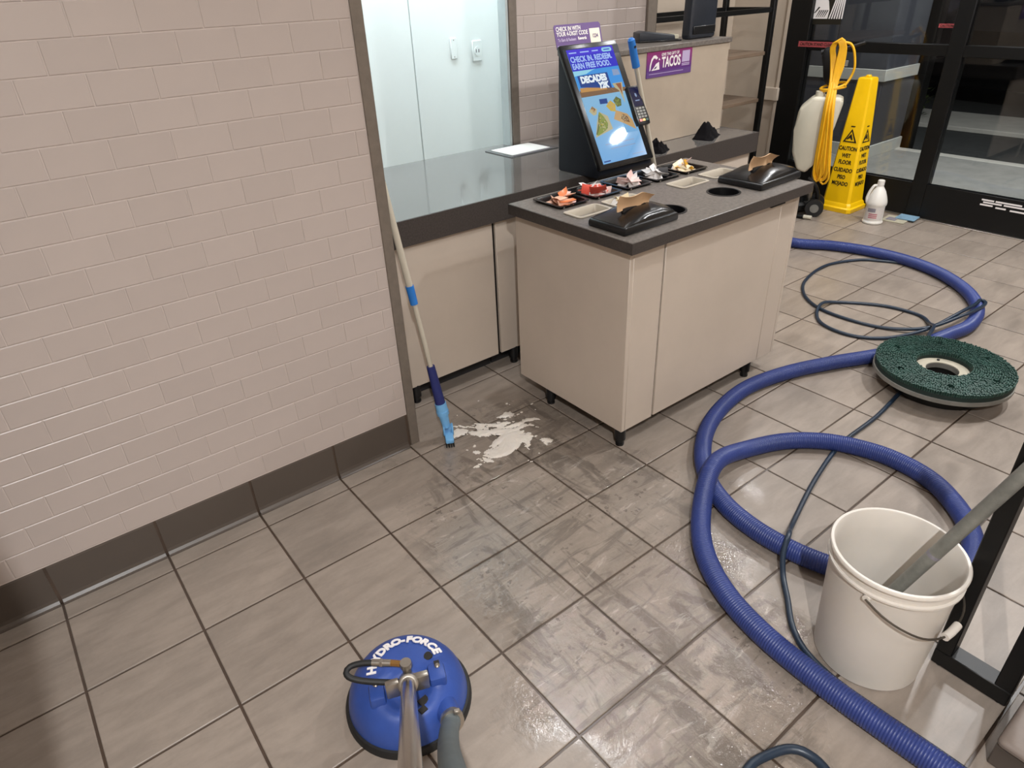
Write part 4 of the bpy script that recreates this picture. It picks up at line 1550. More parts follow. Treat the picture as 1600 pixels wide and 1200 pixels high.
for ch, wv in zip(word, wid):
    th = a0 + (a1 - a0) * (acc + wv / 2) / tot
    acc += wv
    if ch == 'H':
        th -= math.radians(9)
    rr_ = 0.275
    cpos = Vector((0.02 + rr_ * math.sin(th), rr_ * math.cos(th), 0))
    rd_ = cpos.length
    z = dz(cpos.x, cpos.y)
    radial = Vector((math.sin(th), math.cos(th), 0))
    slope = (dome_z(rd_ + 0.04) - dome_z(rd_ - 0.04)) / 0.08
    up = Vector((radial.x, radial.y, slope)).normalized()
    side = Vector((math.cos(th), -math.sin(th), 0))
    cpos.z = z + 0.008
    text('lettering', ch, 0.105, axes(cpos, side, up), 'print_white', dome, 0.005, 1.0, depth=0.004)
def bump_block(x, y, sx, sy, h, rz):
    b = nb()
    box(b, -sx, sx, -sy, sy, 0.22, h, 0.025, 2)
    return obj('shoulder', b, 'dome_blue', sp_, (x, y, 0), (0, 0, rz))
bump_block(-0.235, -0.16, 0.062, 0.085, 0.435, 0.0)
bump_block(0.245, -0.13, 0.068, 0.085, 0.435, 0.0)
for (x, y) in ((-0.235, -0.11), (0.26, -0.09)):
    b = nb()
    lathe(b, [(0.022, 0.0), (0.022, 0.012), (0.012, 0.022)], 14, (x, y, 0.43))
    obj('bolt', b, 'steel', sp_)
    b = nb()
    box(b, x - 0.022, x + 0.022, y + 0.01, y + 0.05, 0.425, 0.4375)
    obj('bolt_recess', b, 'gap_dark', sp_)
b = nb()
cyl(b, (0.22, 0.06, 0.36), (0.205, 0.045, 0.412), 0.034, n=18)
obj('port_hole', b, 'gap_dark', sp_)
for (x, y, s) in ((0.105, -0.285, 0.04), (0.085, -0.36, 0.03)):
    b = nb()
    box(b, -s, s, -s * 0.8, s * 0.8, 0.0, 0.012)
    o = obj('drain_slot', b, 'gap_dark', sp_, (x, y, dz(x, y) - 0.002), (0, 0, 0.5))
# yoke bracket and wand
b = nb()
box(b, -0.165, -0.055, -0.225, -0.165, 0.37, 0.53, 0.012, 2)
box(b, 0.055, 0.175, -0.225, -0.165, 0.37, 0.53, 0.012, 2)
box(b, -0.10, 0.10, -0.20, -0.17, 0.36, 0.46, 0.01)
obj('yoke_bracket', b, 'steel', sp_)
Wi = Matrix.Rotation(-ta, 3, 'Z')
wb = Vector((0.012, -0.19, 0.46))
wend = Wi @ (Vector((1.374, -4.636, 2.24)) - TC)
wdir = (wend - wb).normalized()
b = nb()
cyl(b, wb - wdir * 0.05, wb + wdir * 4.2, 0.055, n=24)
obj('wand', b, 'chrome', sp_)
b = nb()
cyl(b, wb - wdir * 0.06, wb + wdir * 0.09, 0.078, n=24)
cyl(b, wb + wdir * 0.09, wb + wdir * 0.10, 0.078, 0.06, n=24)
obj('swivel_collar', b, 'steel', sp_)
b = nb()
cyl(b, (0.02, -0.125, 0.42), (0.02, -0.125, 0.60), 0.035, n=14)
cyl(b, (0.02, -0.125, 0.58), (0.02, -0.125, 0.622), 0.048, 0.044, n=18)
obj('jet_elbow', b, 'steel', sp_)
b = nb()
cyl(b, (-0.02, -0.11, 0.60), (-0.10, -0.075, 0.60), 0.026, n=8)
obj('jet_nut', b, 'brass', sp_)
b = nb()
cyl(b, (-0.09, -0.08, 0.60), (-0.23, -0.03, 0.60), 0.028, n=12)
cyl(b, (-0.15, -0.058, 0.60), (-0.17, -0.051, 0.60), 0.034, n=6)
obj('jet_fitting', b, 'steel', sp_)
b = nb()
sweep(b, spline([(-0.22, -0.034, 0.60), (-0.31, -0.01, 0.60), (-0.40, -0.005, 0.59), (-0.435, -0.045, 0.58), (-0.40, -0.09, 0.56), (-0.28, -0.135, 0.53), (-0.10, -0.18, 0.50), (-0.03, -0.20, 0.50)], 0.02), 0.024, 12)
obj('jet_hose', b, 'rubber', sp_)
# vacuum cuff and grey hose
hc = Vector((0.285, -0.43, 0.24))
HOSEPTS = [(2.123, -3.528, 0.376), (1.906, -3.925, 0.894), (1.691, -4.379, 1.534), (1.463, -4.891, 2.182), (1.237, -5.366, 2.684)]
hw_ = [Wi @ (Vector(p) - TC) for p in HOSEPTS]
pts = spline([hc + Vector((-0.02, 0.10, -0.03)), hc + Vector((0, -0.02, 0.01))] + hw_, 0.03)
pts = resample(pts, 0.0125)
b = nb()
sweep(b, pts, [0.070 + (0.0035 if i % 3 == 0 else 0.0) for i in range(len(pts))], 16)
obj('vacuum_hose', b, 'hose_grey', sp_)
b = nb()
cyl(b, hc + Vector((-0.03, 0.14, -0.04)), hc + Vector((0, -0.03, 0.02)), 0.098, 0.086, 20)
obj('hose_cuff', b, 'dome_blue', sp_)
b = nb()
cyl(b, hc + Vector((0, -0.02, 0.012)), hc + Vector((0, -0.062, 0.034)), 0.092, 0.092, 24)
box(b, hc.x + 0.02, hc.x + 0.07, hc.y - 0.055, hc.y - 0.02, hc.z + 0.085, hc.z + 0.125, 0.006)
obj('hose_clamp', b, 'steel', sp_)

# ================================================================== HOSES
HA1 = [(14.05, 1.7), (14.05, 1.04), (14.43, 0.43), (14.65, -0.28), (14.65, -1.05), (14.41, -1.75), (13.90, -2.40), (13.24, -2.84), (12.52, -3.01), (11.89, -2.93), (11.14, -2.79),
       (10.45, -2.53), (9.78, -2.22), (9.05, -1.95), (8.31, -1.82), (7.64, -1.89), (7.04, -2.09), (6.56, -2.39), (6.20, -2.76), (6.00, -3.15), (5.92, -3.53), (5.92, -3.87),
       (5.97, -4.17), (6.09, -4.50), (6.30, -4.86), (6.62, -5.12), (6.95, -5.20)]
HA2 = [(7.18, -5.16), (7.46, -5.05), (7.77, -4.81), (8.05, -4.44), (8.15, -4.06), (8.11, -3.66), (7.89, -3.21), (7.48, -2.86), (6.94, -2.69), (6.40, -2.72), (5.95, -2.89), (5.47, -3.22),
       (5.16, -3.56), (4.95, -3.96), (4.84, -4.38), (4.80, -4.81), (4.79, -5.23), (4.80, -5.58), (4.81, -5.90), (4.80, -6.4), (4.75, -7.2), (4.5, -8.2)]
HR = 0.104
def lift(x, y):
    # second strand climbs over the first where they cross
    d = math.hypot(x - 6.26, y + 2.74)
    return HR + 0.19 * math.exp(-(d / 0.55) ** 2)
pts = [Vector((x, y, HR)) for x, y in HA1] + [Vector((x, y, lift(x, y))) for x, y in HA2]
sp3 = spline(pts, 0.04)
# apply the crossing lift smoothly on the second strand only
half = max(range(len(sp3)), key=lambda i: -((sp3[i] - Vector((7.18, -5.16, HR))).length))
for i, p in enumerate(sp3):
    if i > half:
        p.z = lift(p.x, p.y)
    elif p.z < HR:
        p.z = HR
rs_ = resample(sp3, 0.008)
b = nb()
sweep(b, rs_, [HR - (0.006 if i % 3 == 0 else 0.0) for i in range(len(rs_))], 16)
tag(obj('vacuum_hose', b, 'hose_blue', angle=60), 'thick ribbed blue vacuum hose looping across the floor', 'hose')

TR = 0.028
th1 = [(14.95, -1.45, TR), (14.71, -1.04, TR), (14.50, -0.63, TR), (14.21, -0.26, TR), (13.47, 0.01, TR), (12.51, -0.14, TR), (11.90, -0.49, TR), (11.57, -0.95, TR), (11.49, -1.49, TR),
       (11.60, -2.09, TR), (11.93, -2.60, 0.10), (12.50, -2.88, 0.238), (13.00, -2.94, 0.238), (13.32, -2.90, 0.215), (13.36, -2.80, 0.22)]
th2 = [(13.36, -2.80, 0.22), (13.1, -2.83, 0.237), (12.55, -2.80, 0.236), (12.09, -2.67, 0.12), (11.74, -2.53, 0.05), (11.24, -2.27, TR), (10.97, -1.89, TR), (10.99, -1.43, TR), (11.25, -1.12, TR), (11.66, -0.96, 0.075), (12.02, -1.08, TR),
       (12.39, -1.58, TR), (12.50, -1.97, TR), (12.47, -2.30, TR), (12.22, -2.53, 0.06), (11.80, -2.74, 0.22), (11.35, -2.85, 0.245), (10.95, -2.98, 0.20), (10.5, -3.1, 0.05), (10.1, -3.18, TR),
       (9.78, -3.22, TR), (9.01, -3.30, TR), (8.26, -3.31, TR), (7.81, -3.36, TR), (7.14, -3.51, TR), (6.52, -3.69, TR), (6.20, -3.80, 0.08), (5.98, -3.90, 0.235), (5.78, -3.98, 0.15), (5.62, -4.10, 0.05), (5.42, -4.28, TR), (5.18, -4.48, TR), (5.03, -4.70, TR),
       (4.96, -5.0, TR), (4.96, -5.4, TR), (4.98, -5.9, TR), (4.98, -6.6, TR)]
b = nb()
sweep(b, spline(th1 + th2[1:], 0.05), TR, 10)
tag(obj('solution_hose', b, 'hose_navy', angle=60), 'thin dark navy solution hose coiled inside the thick blue hose', 'hose')
b = nb()
sweep(b, spline([(3.1, -5.35, TR), (3.5, -5.08, TR), (3.78, -5.00, TR), (3.97, -5.03, TR), (4.15, -5.11, TR), (4.22, -5.23, TR), (4.20, -5.40, TR), (4.05, -5.8, TR), (3.8, -6.4, TR)], 0.04), 0.036, 10)
tag(obj('short_hose_loop', b, 'hose_navy', angle=60), 'dark hose loop at the bottom edge of the picture', 'hose')

# ================================================================== ROTARY BRUSH
rb = thing('rotary_brush', 'upturned round green bristle scrubbing brush lying over the blue hose', 'brush', (10.38, -3.46, 0.0))
b = nb()
lathe(b, [(0.56, 0.0), (0.62, 0.01), (0.66, 0.10), (0.67, 0.21), (0.30, 0.21), (0.28, 0.0)], 56, (0, 0, 0.0), False, False)
obj('clutch_plate', b, 'black_plastic', rb)
b = nb()
lathe(b, [(0.20, 0.205), (0.845, 0.205), (0.86, 0.215), (0.86, 0.265), (0.845, 0.275), (0.20, 0.275), (0.20, 0.205)], 72, (0, 0, 0), False, False)
obj('backing_block', b, 'plate_grey', rb)
b = nb()
lathe(b, [(0.205, 0.274), (0.205, 0.286), (0.335, 0.286), (0.34, 0.274)], 48, cap0=False, cap1=False)
obj('centre_ring', b, 'plate_cream', rb)
for k in range(3):
    a = 0.6 + k * 2.09
    b = nb()
    cyl(b, (0.27 * math.cos(a), 0.27 * math.sin(a), 0.286), (0.27 * math.cos(a), 0.27 * math.sin(a), 0.30), 0.02, n=8)
    obj('bolt', b, 'rubber', rb)
b = nb()
lathe(b, [(0.335, 0.27), (0.34, 0.34), (0.838, 0.34), (0.848, 0.27)], 72, cap0=False, cap1=False)
obj('bristle_bed', b, 'bristle_base', rb)
b = nb()
rr = random.Random(5)
ring_r = [0.345 + k * 0.0272 for k in range(19)]
for k, r in enumerate(ring_r):
    nT = int(2 * math.pi * r / 0.028)
    for i in range(nT):
        a = 2 * math.pi * i / nT + k * 0.3
        if any(abs(((a - g0 + math.pi) % (2 * math.pi)) - math.pi) < 0.045 and abs(r - 0.64) < 0.045 for g0 in (0.5, 1.55, 2.6, 3.65, 4.7, 5.75)):
            continue
        x, y = r * math.cos(a), r * math.sin(a)
        hgt = 0.385 + rr.uniform(-0.007, 0.007)
        cyl(b, (x, y, 0.33), (x + 0.008 * math.cos(a) + rr.uniform(-.005, .005), y + 0.008 * math.sin(a) + rr.uniform(-.005, .005), hgt), 0.0125, 0.0135, 5)
o = obj('bristles', b, 'bristle_green', rb, angle=0)
o['kind'] = 'stuff'

# ================================================================== BUCKET + GREY POLE
bk = thing('bucket', 'white plastic pail with wire handle and a grey pole standing in it', 'bucket', (5.46, -5.01, 0))
b = nb()
ro = [(0.40, 0.0), (0.415, 0.012), (0.466, 1.03), (0.468, 1.045), (0.492, 1.05), (0.492, 1.068), (0.470, 1.072), (0.472, 1.15), (0.496, 1.155), (0.498, 1.178), (0.49, 1.188), (0.470, 1.188),
      (0.460, 1.175), (0.452, 0.95), (0.405, 0.03), (0.39, 0.022)]
lathe(b, ro, 64)
obj('pail', b, 'bucket_white', bk, angle=45)
for p in ((-0.475, -0.03, 1.015), (0.475, 0.03, 1.015)):
    b = nb()
    q = Vector(p)
    e = Vector((q.x, q.y, 0)).normalized()
    cyl(b, q - e * 0.02, q + e * 0.022, 0.035, 0.028, 12)
    obj('handle_boss', b, 'bucket_white', bk)
b = nb()
arc = [(-0.50, -0.03, 1.015), (-0.485, -0.16, 0.94), (-0.44, -0.30, 0.88), (-0.34, -0.43, 0.82), (-0.18, -0.51, 0.78), (0.0, -0.53, 0.775), (0.22, -0.49, 0.81), (0.40, -0.34, 0.89), (0.485, -0.12, 0.97), (0.50, 0.03, 1.015)]
sweep(b, spline(arc, 0.04), 0.0085, 8)
obj('wire_handle', b, 'wire', bk)
b = nb()
sweep(b, spline([(-0.16, -0.517, 0.777), (-0.08, -0.527, 0.775), (0.03, -0.53, 0.775)], 0.03), 0.032, 12)
obj('hand_grip', b, 'bucket_white', bk)

pa, pb_ = Vector((5.64, -4.85, 0.06)), Vector((5.655, -5.21, 1.19))
t = thing('grey_pole', 'scuffed grey pole standing in the white pail', 'pole', pa)
dd = pb_ - pa
b = nb()
cyl(b, (0, 0, 0), dd * 2.55, 0.052, n=18)
obj('tube', b, 'pole_grey', t)
b = nb()
cyl(b, dd * 0.95, dd * 0.98, 0.0532, n=18)
obj('worn_sticker', b, 'print_grey', t)

# ================================================================== BLACK FRAME + PLINTH (lower right)
tf = thing('table_frame', 'black square-tube table leg frame standing beside the white pail', 'table frame', (5.76, -5.42, 0))
def fb(name, x0, x1, y0, y1, z0, z1):
    b = nb()
    box(b, x0, x1, y0, y1, z0, z1, 0.008)
    obj(name, b, 'black_metal', tf)
fb('foot_rail', 0.0, 0.17, -0.57, 0.0, 0.012, 0.17)
fb('upright', 0.0, 0.17, -0.125, 0.0, 0.17, 3.1)
fb('upright', 0.0, 0.17, -0.57, -0.445, 0.17, 3.1)
fb('top_rail', 0.0, 0.17, -0.445, -0.125, 2.95, 3.1)
for (x, y) in ((0.03, -0.06), (0.14, -0.06), (0.03, -0.51), (0.14, -0.51)):
    b = nb()
    cyl(b, (x, y, 0), (x, y, 0.014), 0.02, n=10)
    obj('foot_pad', b, 'rubber', tf)
b = nb()
box(b, -0.05, 4.2, -2.2, -0.40, 3.1, 3.2, 0.02)
obj('tabletop', b, 'shelf_wood', tf)

pt = thing('tiled_plinth', 'low tile-capped plinth with rounded edge at the lower right corner', 'plinth', (5.17, -6.07, 0))
b = nb()
box(b, 0.02, 6.0, -3.0, -0.005, 0.0, 0.22, 0.01)
obj('riser', b, 'base_tile', pt)
for k in range(6):
    b = nb()
    box(b, k * 1.0 + (0.0 if k == 0 else 0.015), k + 0.985, -0.99, 0.0, 0.22, 0.30, 0.05, 4)
    obj('cap_tile', b, 'plinth_tile', pt)

# ================================================================== SHELVING
sh = thing('shelving_unit', 'open black metal shelving with brown boards in the nook', 'shelf', (12.42, 4.0, 0))
SWd, SD = 4.12, 1.3
for (x, y) in ((0, 0), (SWd, 0), (0, SD), (SWd - 0.02, SD), (2.75, 0)):
    if (x, y) == (2.75, 0):
        continue
    b = nb()
    box(b, x - 0.06, x + 0.06, y - 0.06, y + 0.06, 0, 6.4, 0.006)
    obj('post', b, 'black_metal', sh)
for z in (4.36, 6.35):
    b = nb()
    box(b, 0.06, SWd - 0.06, -0.04, 0.04, z - 0.05, z + 0.05, 0.005)
    obj('crossbar', b, 'black_metal', sh)
    b = nb()
    box(b, 0.06, SWd - 0.08, SD - 0.04, SD + 0.04, z - 0.05, z + 0.05, 0.005)
    obj('crossbar', b, 'black_metal', sh)
    for x in (0, SWd):
        b = nb()
        box(b, x - 0.04, x + 0.04, 0.06, SD - 0.06, z - 0.05, z + 0.05, 0.005)
        obj('crossbar', b, 'black_metal', sh)
for z in (3.46, 2.42, 1.38, 0.45):
    b = nb()
    box(b, -0.02, SWd + 0.02, 0.02, SD - 0.02, z - 0.05, z + 0.03, 0.008)
    obj('shelf_board', b, 'shelf_wood', sh)

# ================================================================== CONE SIGN
cn = thing('caution_cone', 'tall yellow four-sided wet floor cone by the glass door', 'cone sign', (17.38, 1.86, 0), 0)
CH, CB, CT = 2.98, 0.34, 0.165
def tap(b, layers, rr_=0.12):
    rows = []
    for (h_, z) in layers:
        c = h_ * 0.16
        rows.append([b.verts.new((x, y, z)) for x, y in ((h_ - c, -h_), (h_, -h_ + c), (h_, h_ - c), (h_ - c, h_), (-h_ + c, h_), (-h_, h_ - c), (-h_, -h_ + c), (-h_ + c, -h_))])
    for p, q in zip(rows[:-1], rows[1:]):
        bridge(b, p, q)
    b.faces.new(rows[0][::-1])
    b.faces.new(rows[-1])
b = nb()
tap(b, [(0.41, 0.0), (0.42, 0.02), (0.42, 0.10), (0.385, 0.13), (0.37, 0.19), (0.345, 0.22), (CB, 0.26), (CT, CH - 0.03), (CT - 0.02, CH), (CT - 0.05, CH + 0.005)])
body = obj('body', b, 'cone_yellow', cn, angle=30)
b = nb()
box(b, -0.05, 0.05, -0.05, 0.05, CH, CH + 0.05, 0.015)
obj('stub', b, 'cone_yellow', cn)
sl = (CB - CT) / (CH - 0.29)
def face_pt(side, z):
    h_ = CB - sl * (z - 0.26)
    return Vector((-h_ - 0.004, 0, z)) if side == 0 else Vector((0, -h_ - 0.004, z))
for side in (0, 1):
    xa = Vector((0, -1, 0)) if side == 0 else Vector((1, 0, 0))
    upv = Vector((sl, 0, 1)) if side == 0 else Vector((0, sl, 1))
    for s, z, sz in (('CAUTION', 1.46, 0.125), ('WET', 1.30, 0.125), ('FLOOR', 1.15, 0.125), ('CUIDADO', 0.97, 0.125), ('PISO', 0.81, 0.125), ('MOJADO', 0.66, 0.125)):
        text('lettering', s, sz, axes(face_pt(side, z), xa, upv), 'print_black', body, 0.004, 0.78, depth=0.002)
    # warning triangle
    b = nb()
    O = face_pt(side, 1.70)
    Mx = axes(O, xa, upv)
    fn = lambda u, v, d: Mx @ Vector((u, v, d))
    w2, h2 = 0.165, 0.30
    o_ = [(-w2, -0.10), (w2, -0.10), (0, -0.10 + h2)]
    i_ = [(-w2 + 0.05, -0.075), (w2 - 0.05, -0.075), (0, -0.10 + h2 - 0.055)]
    for k in range(3):
        k2 = (k + 1) % 3
        prism(b, [o_[k], o_[k2], i_[k2], i_[k]], fn, 0.0, 0.003)
    prism(b, [(-0.03, 0.05), (0.0, 0.09), (0.02, 0.06), (0.06, -0.04), (0.03, -0.05), (-0.01, 0.0), (-0.07, -0.045), (-0.085, -0.025)], fn, 0.0, 0.003)
    prism(b, [(-0.05, 0.24), (0.05, 0.24), (0.055, 0.265), (-0.045, 0.265)], fn, 0.0, 0.003)
    obj('warning_triangle', b, 'print_black', body, angle=0)

# ================================================================== JUG
jg = thing('gallon_jug', 'white gallon jug with a small red printed label on the floor', 'jug', (16.80, 0.78, 0))
b = nb()
lathe(b, [(0.17, 0.0), (0.215, 0.01), (0.222, 0.04), (0.205, 0.07), (0.20, 0.09), (0.20, 0.40), (0.218, 0.43), (0.222, 0.47), (0.215, 0.52), (0.185, 0.62), (0.14, 0.73), (0.095, 0.80), (0.07, 0.84), (0.066, 0.87)], 40)
obj('body', b, 'jug_white', jg)
b = nb()
cyl(b, (0, 0, 0.86), (0, 0, 0.965), 0.075, 0.072, 20)
cyl(b, (0, 0, 0.965), (0, 0, 0.975), 0.072, 0.06, 20)
obj('cap', b, 'jug_white', jg)
ja = math.radians(128)
jd = Vector((math.cos(ja), math.sin(ja), 0))
b = nb()
sweep(b, spline([jd * 0.05 + Vector((0, 0, 0.84)), jd * 0.12 + Vector((0, 0, 0.85)), jd * 0.19 + Vector((0, 0, 0.72)), jd * 0.225 + Vector((0, 0, 0.56)), jd * 0.205 + Vector((0, 0, 0.47))], 0.04), 0.03, 10)
obj('handle', b, 'jug_white', jg)
ca = math.atan2(CY - 0.78, CX - 16.80)
def curved(name, r, z0, z1, a0_, a1_, m, parent):
    b = nb()
    n = 14
    A, B = [], []
    for i in range(n + 1):
        a = ca + a0_ + (a1_ - a0_) * i / n
        A.append((r * math.cos(a), r * math.sin(a)))
    lo = [b.verts.new((x, y, z0)) for x, y in A]
    hi = [b.verts.new((x, y, z1)) for x, y in A]
    for i in range(n):
        b.faces.new((lo[i], lo[i + 1], hi[i + 1], hi[i]))
    return obj(name, b, m, parent)
lb = curved('label', 0.2035, 0.10, 0.39, -1.1, 1.1, 'label_grey', jg)
for z in (0.15, 0.19, 0.23):
    curved('print_line', 0.2055, z, z + 0.022, -0.55, 0.35, 'label_red', lb)
curved('print_block', 0.2055, 0.285, 0.37, -0.75, 0.1, 'print_grey', lb)

# ================================================================== FLAT BITS BY THE DOOR
t = thing('scrub_pads', 'flat tan card and blue scrub pad lying by the door', 'pads', (17.36, 0.40, 0), 0.1)
b = nb()
box(b, -0.26, 0.22, -0.16, 0.34, 0.0, 0.03, 0.006)
obj('tan_card', b, 'card_tan', t)
b = nb()
box(b, -0.02, 0.36, -0.30, 0.12, 0.03, 0.065, 0.012)
obj('blue_pad', b, 'pad_blue', t)
b = nb()
box(b, -0.20, 0.02, 0.05, 0.26, 0.031, 0.045, 0.004)
obj('printed_panel', b, 'print_grey', t)

# ================================================================== UPRIGHT FLOOR MACHINE
ma = math.radians(-62)
mc = thing('floor_machine', 'upright floor scrubbing machine with cream solution tank and yellow cord', 'floor machine', (16.35, 2.0, 0), ma)
b = nb()
tk = [(-0.44, 2.70), (-0.70, 2.44), (-0.74, 2.0), (-0.70, 1.50), (-0.54, 1.12), (-0.34, 1.05), (-0.22, 1.22), (-0.08, 1.45), (0.02, 1.75), (0.10, 2.1), (0.19, 2.62), (0.12, 2.70)]
prism(b, tk, lambda u, v, d: Vector((u, d, v)), -0.32, 0.22, 0.07, 3)
obj('solution_tank', b, 'cream_tank', mc, angle=60)
b = nb()
cyl(b, (-0.32, -0.12, 2.66), (-0.32, -0.12, 2.80), 0.10, 0.095, 20)
obj('tank_cap', b, 'cream_tank', mc)
b = nb()
cyl(b, (-0.16, 0.28, 0.30), (-0.10, 0.26, 3.55), 0.055, n=16)
obj('handle_tube', b, 'steel', mc)
b = nb()
prism(b, [(-0.44, 3.48), (-0.40, 3.64), (0.0, 3.68), (0.06, 3.5), (0.04, 3.2), (-0.04, 3.0), (-0.18, 2.86), (-0.32, 3.0), (-0.38, 3.3)], lambda u, v, d: Vector((u, d, v)), 0.06, 0.30, 0.04, 2)
obj('control_head', b, 'black_plastic', mc)
b = nb()
cyl(b, (0.0, 0.16, 3.62), (0.38, 0.16, 3.74), 0.032, n=12)
cyl(b, (-0.26, 0.16, 3.58), (-0.46, 0.16, 3.55), 0.05, n=12)
obj('grip_bar', b, 'black_plastic', mc)
b = nb()
box(b, 0.03, 0.12, 0.02, 0.06, 3.28, 3.40, 0.008)
obj('rating_plate', b, 'plate_grey', mc)
b = nb()
sweep(b, spline([(-0.26, 0.05, 0.86), (-0.08, 0.02, 0.72), (0.02, 0.03, 0.50), (0.02, 0.05, 0.25)], 0.05), 0.05, 10)
sweep(b, spline([(-0.46, 0.05, 1.10), (-0.48, 0.05, 0.80), (-0.40, 0.05, 0.45)], 0.05), 0.028, 8)
obj('yoke', b, 'black_metal', mc)
b = nb()
lathe(b, [(0.52, 0.10), (0.55, 0.13), (0.55, 0.24), (0.50, 0.30), (0.28, 0.33), (0.24, 0.36), (0.23, 0.72), (0.18, 0.78)], 36, (-0.62, 0.35, 0))
obj('motor_deck', b, 'black_metal', mc)
for k, y in enumerate((-0.14, 0.40)):
    b = nb()
    cyl(b, (0.0, y, 0.205), (0.0, y + 0.10, 0.205), 0.205, n=28)
    wl = obj('wheel', b, 'rubber', mc)
    b = nb()
    cyl(b, (0.0, y - 0.012, 0.205), (0.0, y + 0.112, 0.205), 0.10, 0.10, 18)
    obj('hub', b, 'plate_grey', wl)
b = nb()
cyl(b, (0.0, -0.10, 0.205), (0.0, 0.46, 0.205), 0.035, n=12)
box(b, -0.28, 0.02, -0.02, 0.36, 0.16, 0.34, 0.03, 2)
obj('axle_frame', b, 'black_metal', mc)
b = nb()
cyl(b, (-0.20, -0.34, 0.055), (-0.02, -0.38, 0.055), 0.045, n=14)
obj('pad_knob', b, 'cream_tank', mc)
b = nb()
cyl(b, (-0.40, -0.30, 0.05), (-0.20, -0.34, 0.05), 0.05, n=14)
obj('knob_stem', b, 'black_metal', mc)
# yellow cord: hanging loops over the handle plus a wrap
b = nb()
rr = random.Random(11)
for k in range(7):
    o1 = (k - 3) * 0.024
    zb = 0.86 + rr.uniform(-0.06, 0.14)
    y0 = -0.38 - 0.02 * (k % 3)
    yb = -0.30 + 0.03 * (k % 2)
    loop = [(-0.30 + o1 * 0.5, -0.05, 3.66), (-0.20 + o1 * 0.6, -0.12, 3.78 + 0.01 * k), (-0.10 + o1 * 0.8, -0.10, 3.68), (-0.10 + o1, -0.12, 3.30), (-0.13 + o1 * 0.7, -0.36 if False else -0.18, 2.95),
            (-0.12 + o1 * 0.9, y0, 2.50), (-0.06 + o1, y0 - 0.02, 1.90), (0.0 + o1 * 1.2, y0, 1.30), (0.02 + o1 * 1.3, yb - 0.05, zb + 0.12), (-0.05 + o1, yb, zb), (-0.14 + o1, yb, zb + 0.14), (-0.16 + o1, y0 + 0.02, 1.40),
            (-0.17 + o1 * 0.9, y0, 2.0), (-0.18 + o1 * 0.8, y0 + 0.01, 2.55), (-0.18 + o1 * 0.6, -0.16, 3.0), (-0.24 + o1 * 0.6, -0.06, 3.4)]
    sweep(b, spline(loop, 0.07, closed=True), 0.024, 7, closed=True)
wrap = []
for k in range(40):
    a = k / 39 * 2 * 2 * math.pi
    wrap.append((-0.15 + 0.25 * math.cos(a), 0.0 + 0.24 * math.sin(a), 2.86 + 0.05 * math.sin(a * 0.5 + 0.8) + 0.06 * math.cos(a)))
sweep(b, spline(wrap, 0.06), 0.026, 7)
sweep(b, spline([(-0.10, -0.1, 3.76), (0.03, -0.1, 3.74), (0.13, -0.1, 3.60), (0.20, -0.1, 3.30), (0.17, -0.1, 3.10), (0.08, -0.14, 2.92)], 0.05), 0.026, 7)
obj('power_cord', b, 'cord_yellow', mc, (0.06, -0.02, 0), angle=60)

# ------------------------------------------------------------------ window poster on the glass
gp_ = thing('window_poster', 'black window poster with a white striped emblem on the door glass', 'poster', (17.916, 3.40, 3.98))
b = nb()
box(b, -0.012, 0.0, -0.35, 0.42, 0.0, 1.5)
obj('sheet', b, 'print_black', gp_, angle=0)
b = nb()
fxp = lambda u, v, d: Vector((-0.014 - d, -u, v))
prism(b, [(-0.36, 0.12), (0.0, 0.12), (0.02, 0.30), (-0.03, 0.48), (-0.10, 0.60), (-0.36, 0.60)], fxp, 0, 0.002)
for k in range(6):
    s = k * 0.062
    prism(b, [(0.03 + s, 0.12), (0.062 + s, 0.12), (0.162 + s * 0.7, 0.52), (0.13 + s * 0.7, 0.52)], fxp, 0, 0.002)
obj('emblem', b, 'print_white', gp_, angle=0)
b = nb()
for k in range(5):
    s = k * 0.05
    prism(b, [(-0.30 + s, 0.15), (-0.285 + s, 0.15), (-0.20 + s, 0.30), (-0.23 + s, 0.30)], fxp, 0.002, 0.004)
prism(b, [(-0.36, 0.24), (-0.33, 0.24), (-0.22, 0.36), (-0.26, 0.37)], fxp, 0.002, 0.004)
obj('emblem_gap', b, 'print_black', gp_, angle=0)

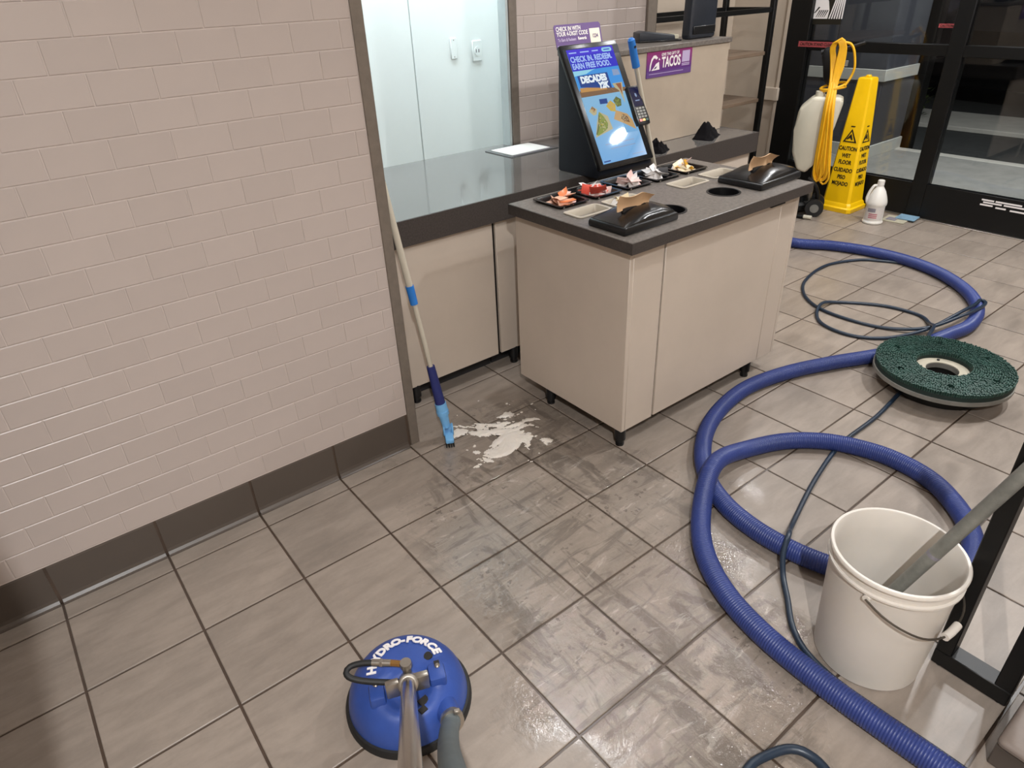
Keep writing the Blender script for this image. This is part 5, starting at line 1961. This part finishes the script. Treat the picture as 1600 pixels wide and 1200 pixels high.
# ================================================================== WALL PLATES in the kitchen
t = thing('blank_wall_plate', 'narrow white blank wall plate on the kitchen wall', 'wall plate', (8.815, 5.8, 3.89))
b = nb()
box(b, -0.075, 0.075, -0.03, 0.0, 0.0, 0.37, 0.012, 1)
obj('plate', b, 'frp_white', t)
b = nb()
for z in (0.04, 0.33):
    cyl(b, (0, -0.034, z), (0, -0.028, z), 0.01, n=8)
obj('screws', b, 'plate_grey', t)
t = thing('outlet_plate', 'white outlet plate with a round double socket on the kitchen wall', 'wall plate', (9.36, 5.8, 3.81))
b = nb()
box(b, -0.115, 0.115, -0.03, 0.0, 0.0, 0.37, 0.012, 1)
obj('plate', b, 'frp_white', t)
b = nb()
cyl(b, (0, -0.038, 0.18), (0, -0.028, 0.18), 0.08, n=24)
o = obj('socket', b, 'frp_white', t)
b = nb()
for s in (-1, 1):
    box(b, s * 0.03 - 0.012, s * 0.03 + 0.012, -0.041, -0.035, 0.155, 0.215, 0.004)
obj('slots', b, 'print_grey', o)

# ================================================================== SOAP FOAM on the wet floor
def foam():
    b = nb()
    n = 230
    x0, x1, y0, y1 = 4.2, 6.1, -1.5, 0.6
    def H(x, y):
        ang = -0.5
        wx = 0.30 * noise.noise(Vector((x * 1.6, y * 1.6, 7.0)))
        wy = 0.30 * noise.noise(Vector((x * 1.6, y * 1.6, 2.0)))
        X, Y = x + wx, y + wy
        u = X * math.cos(ang) + Y * math.sin(ang)
        v = -X * math.sin(ang) + Y * math.cos(ang)
        core = math.exp(-(((x - 5.18) / 0.42) ** 2 + ((y + 0.28) / 0.40) ** 2))
        halo = math.exp(-(((x - 5.0) / 0.75) ** 2 + ((y + 0.45) / 0.80) ** 2))
        side = math.exp(-(((x - 4.62) / 0.25) ** 2 + ((y - 0.15) / 0.30) ** 2))
        rdg = 1 - abs(noise.noise(Vector((u * 2.2 + 3, v * 4.6, 0.3)))) * 2.0
        f = noise.fractal(Vector((u * 4.0, v * 7.5, 1.7)), 0.6, 2.1, 5)
        return 0.50 * core + 0.46 * halo + 0.30 * side + 0.34 * rdg + 0.44 * f - 0.80
    g = {}
    for i in range(n):
        for j in range(n):
            x = x0 + (x1 - x0) * i / (n - 1)
            y = y0 + (y1 - y0) * j / (n - 1)
            g[i, j] = (x, y, H(x, y))
    vs = {}
    def vert(i, j):
        if (i, j) not in vs:
            x, y, h = g[i, j]
            vs[i, j] = b.verts.new((x, y, 0.001 + 0.014 * min(1.0, max(0.0, h * 2.5)) ** 0.6))
        return vs[i, j]
    for i in range(n - 1):
        for j in range(n - 1):
            hs = [g[i, j][2], g[i + 1, j][2], g[i + 1, j + 1][2], g[i, j + 1][2]]
            if max(hs) > 0.0:
                b.faces.new((vert(i, j), vert(i + 1, j), vert(i + 1, j + 1), vert(i, j + 1)))
    o = obj('soap_foam', b, 'soap_foam', angle=80)
    tag(o, 'white soap foam streaked over the floor at the blue brush', 'foam', None, 'stuff')
foam()
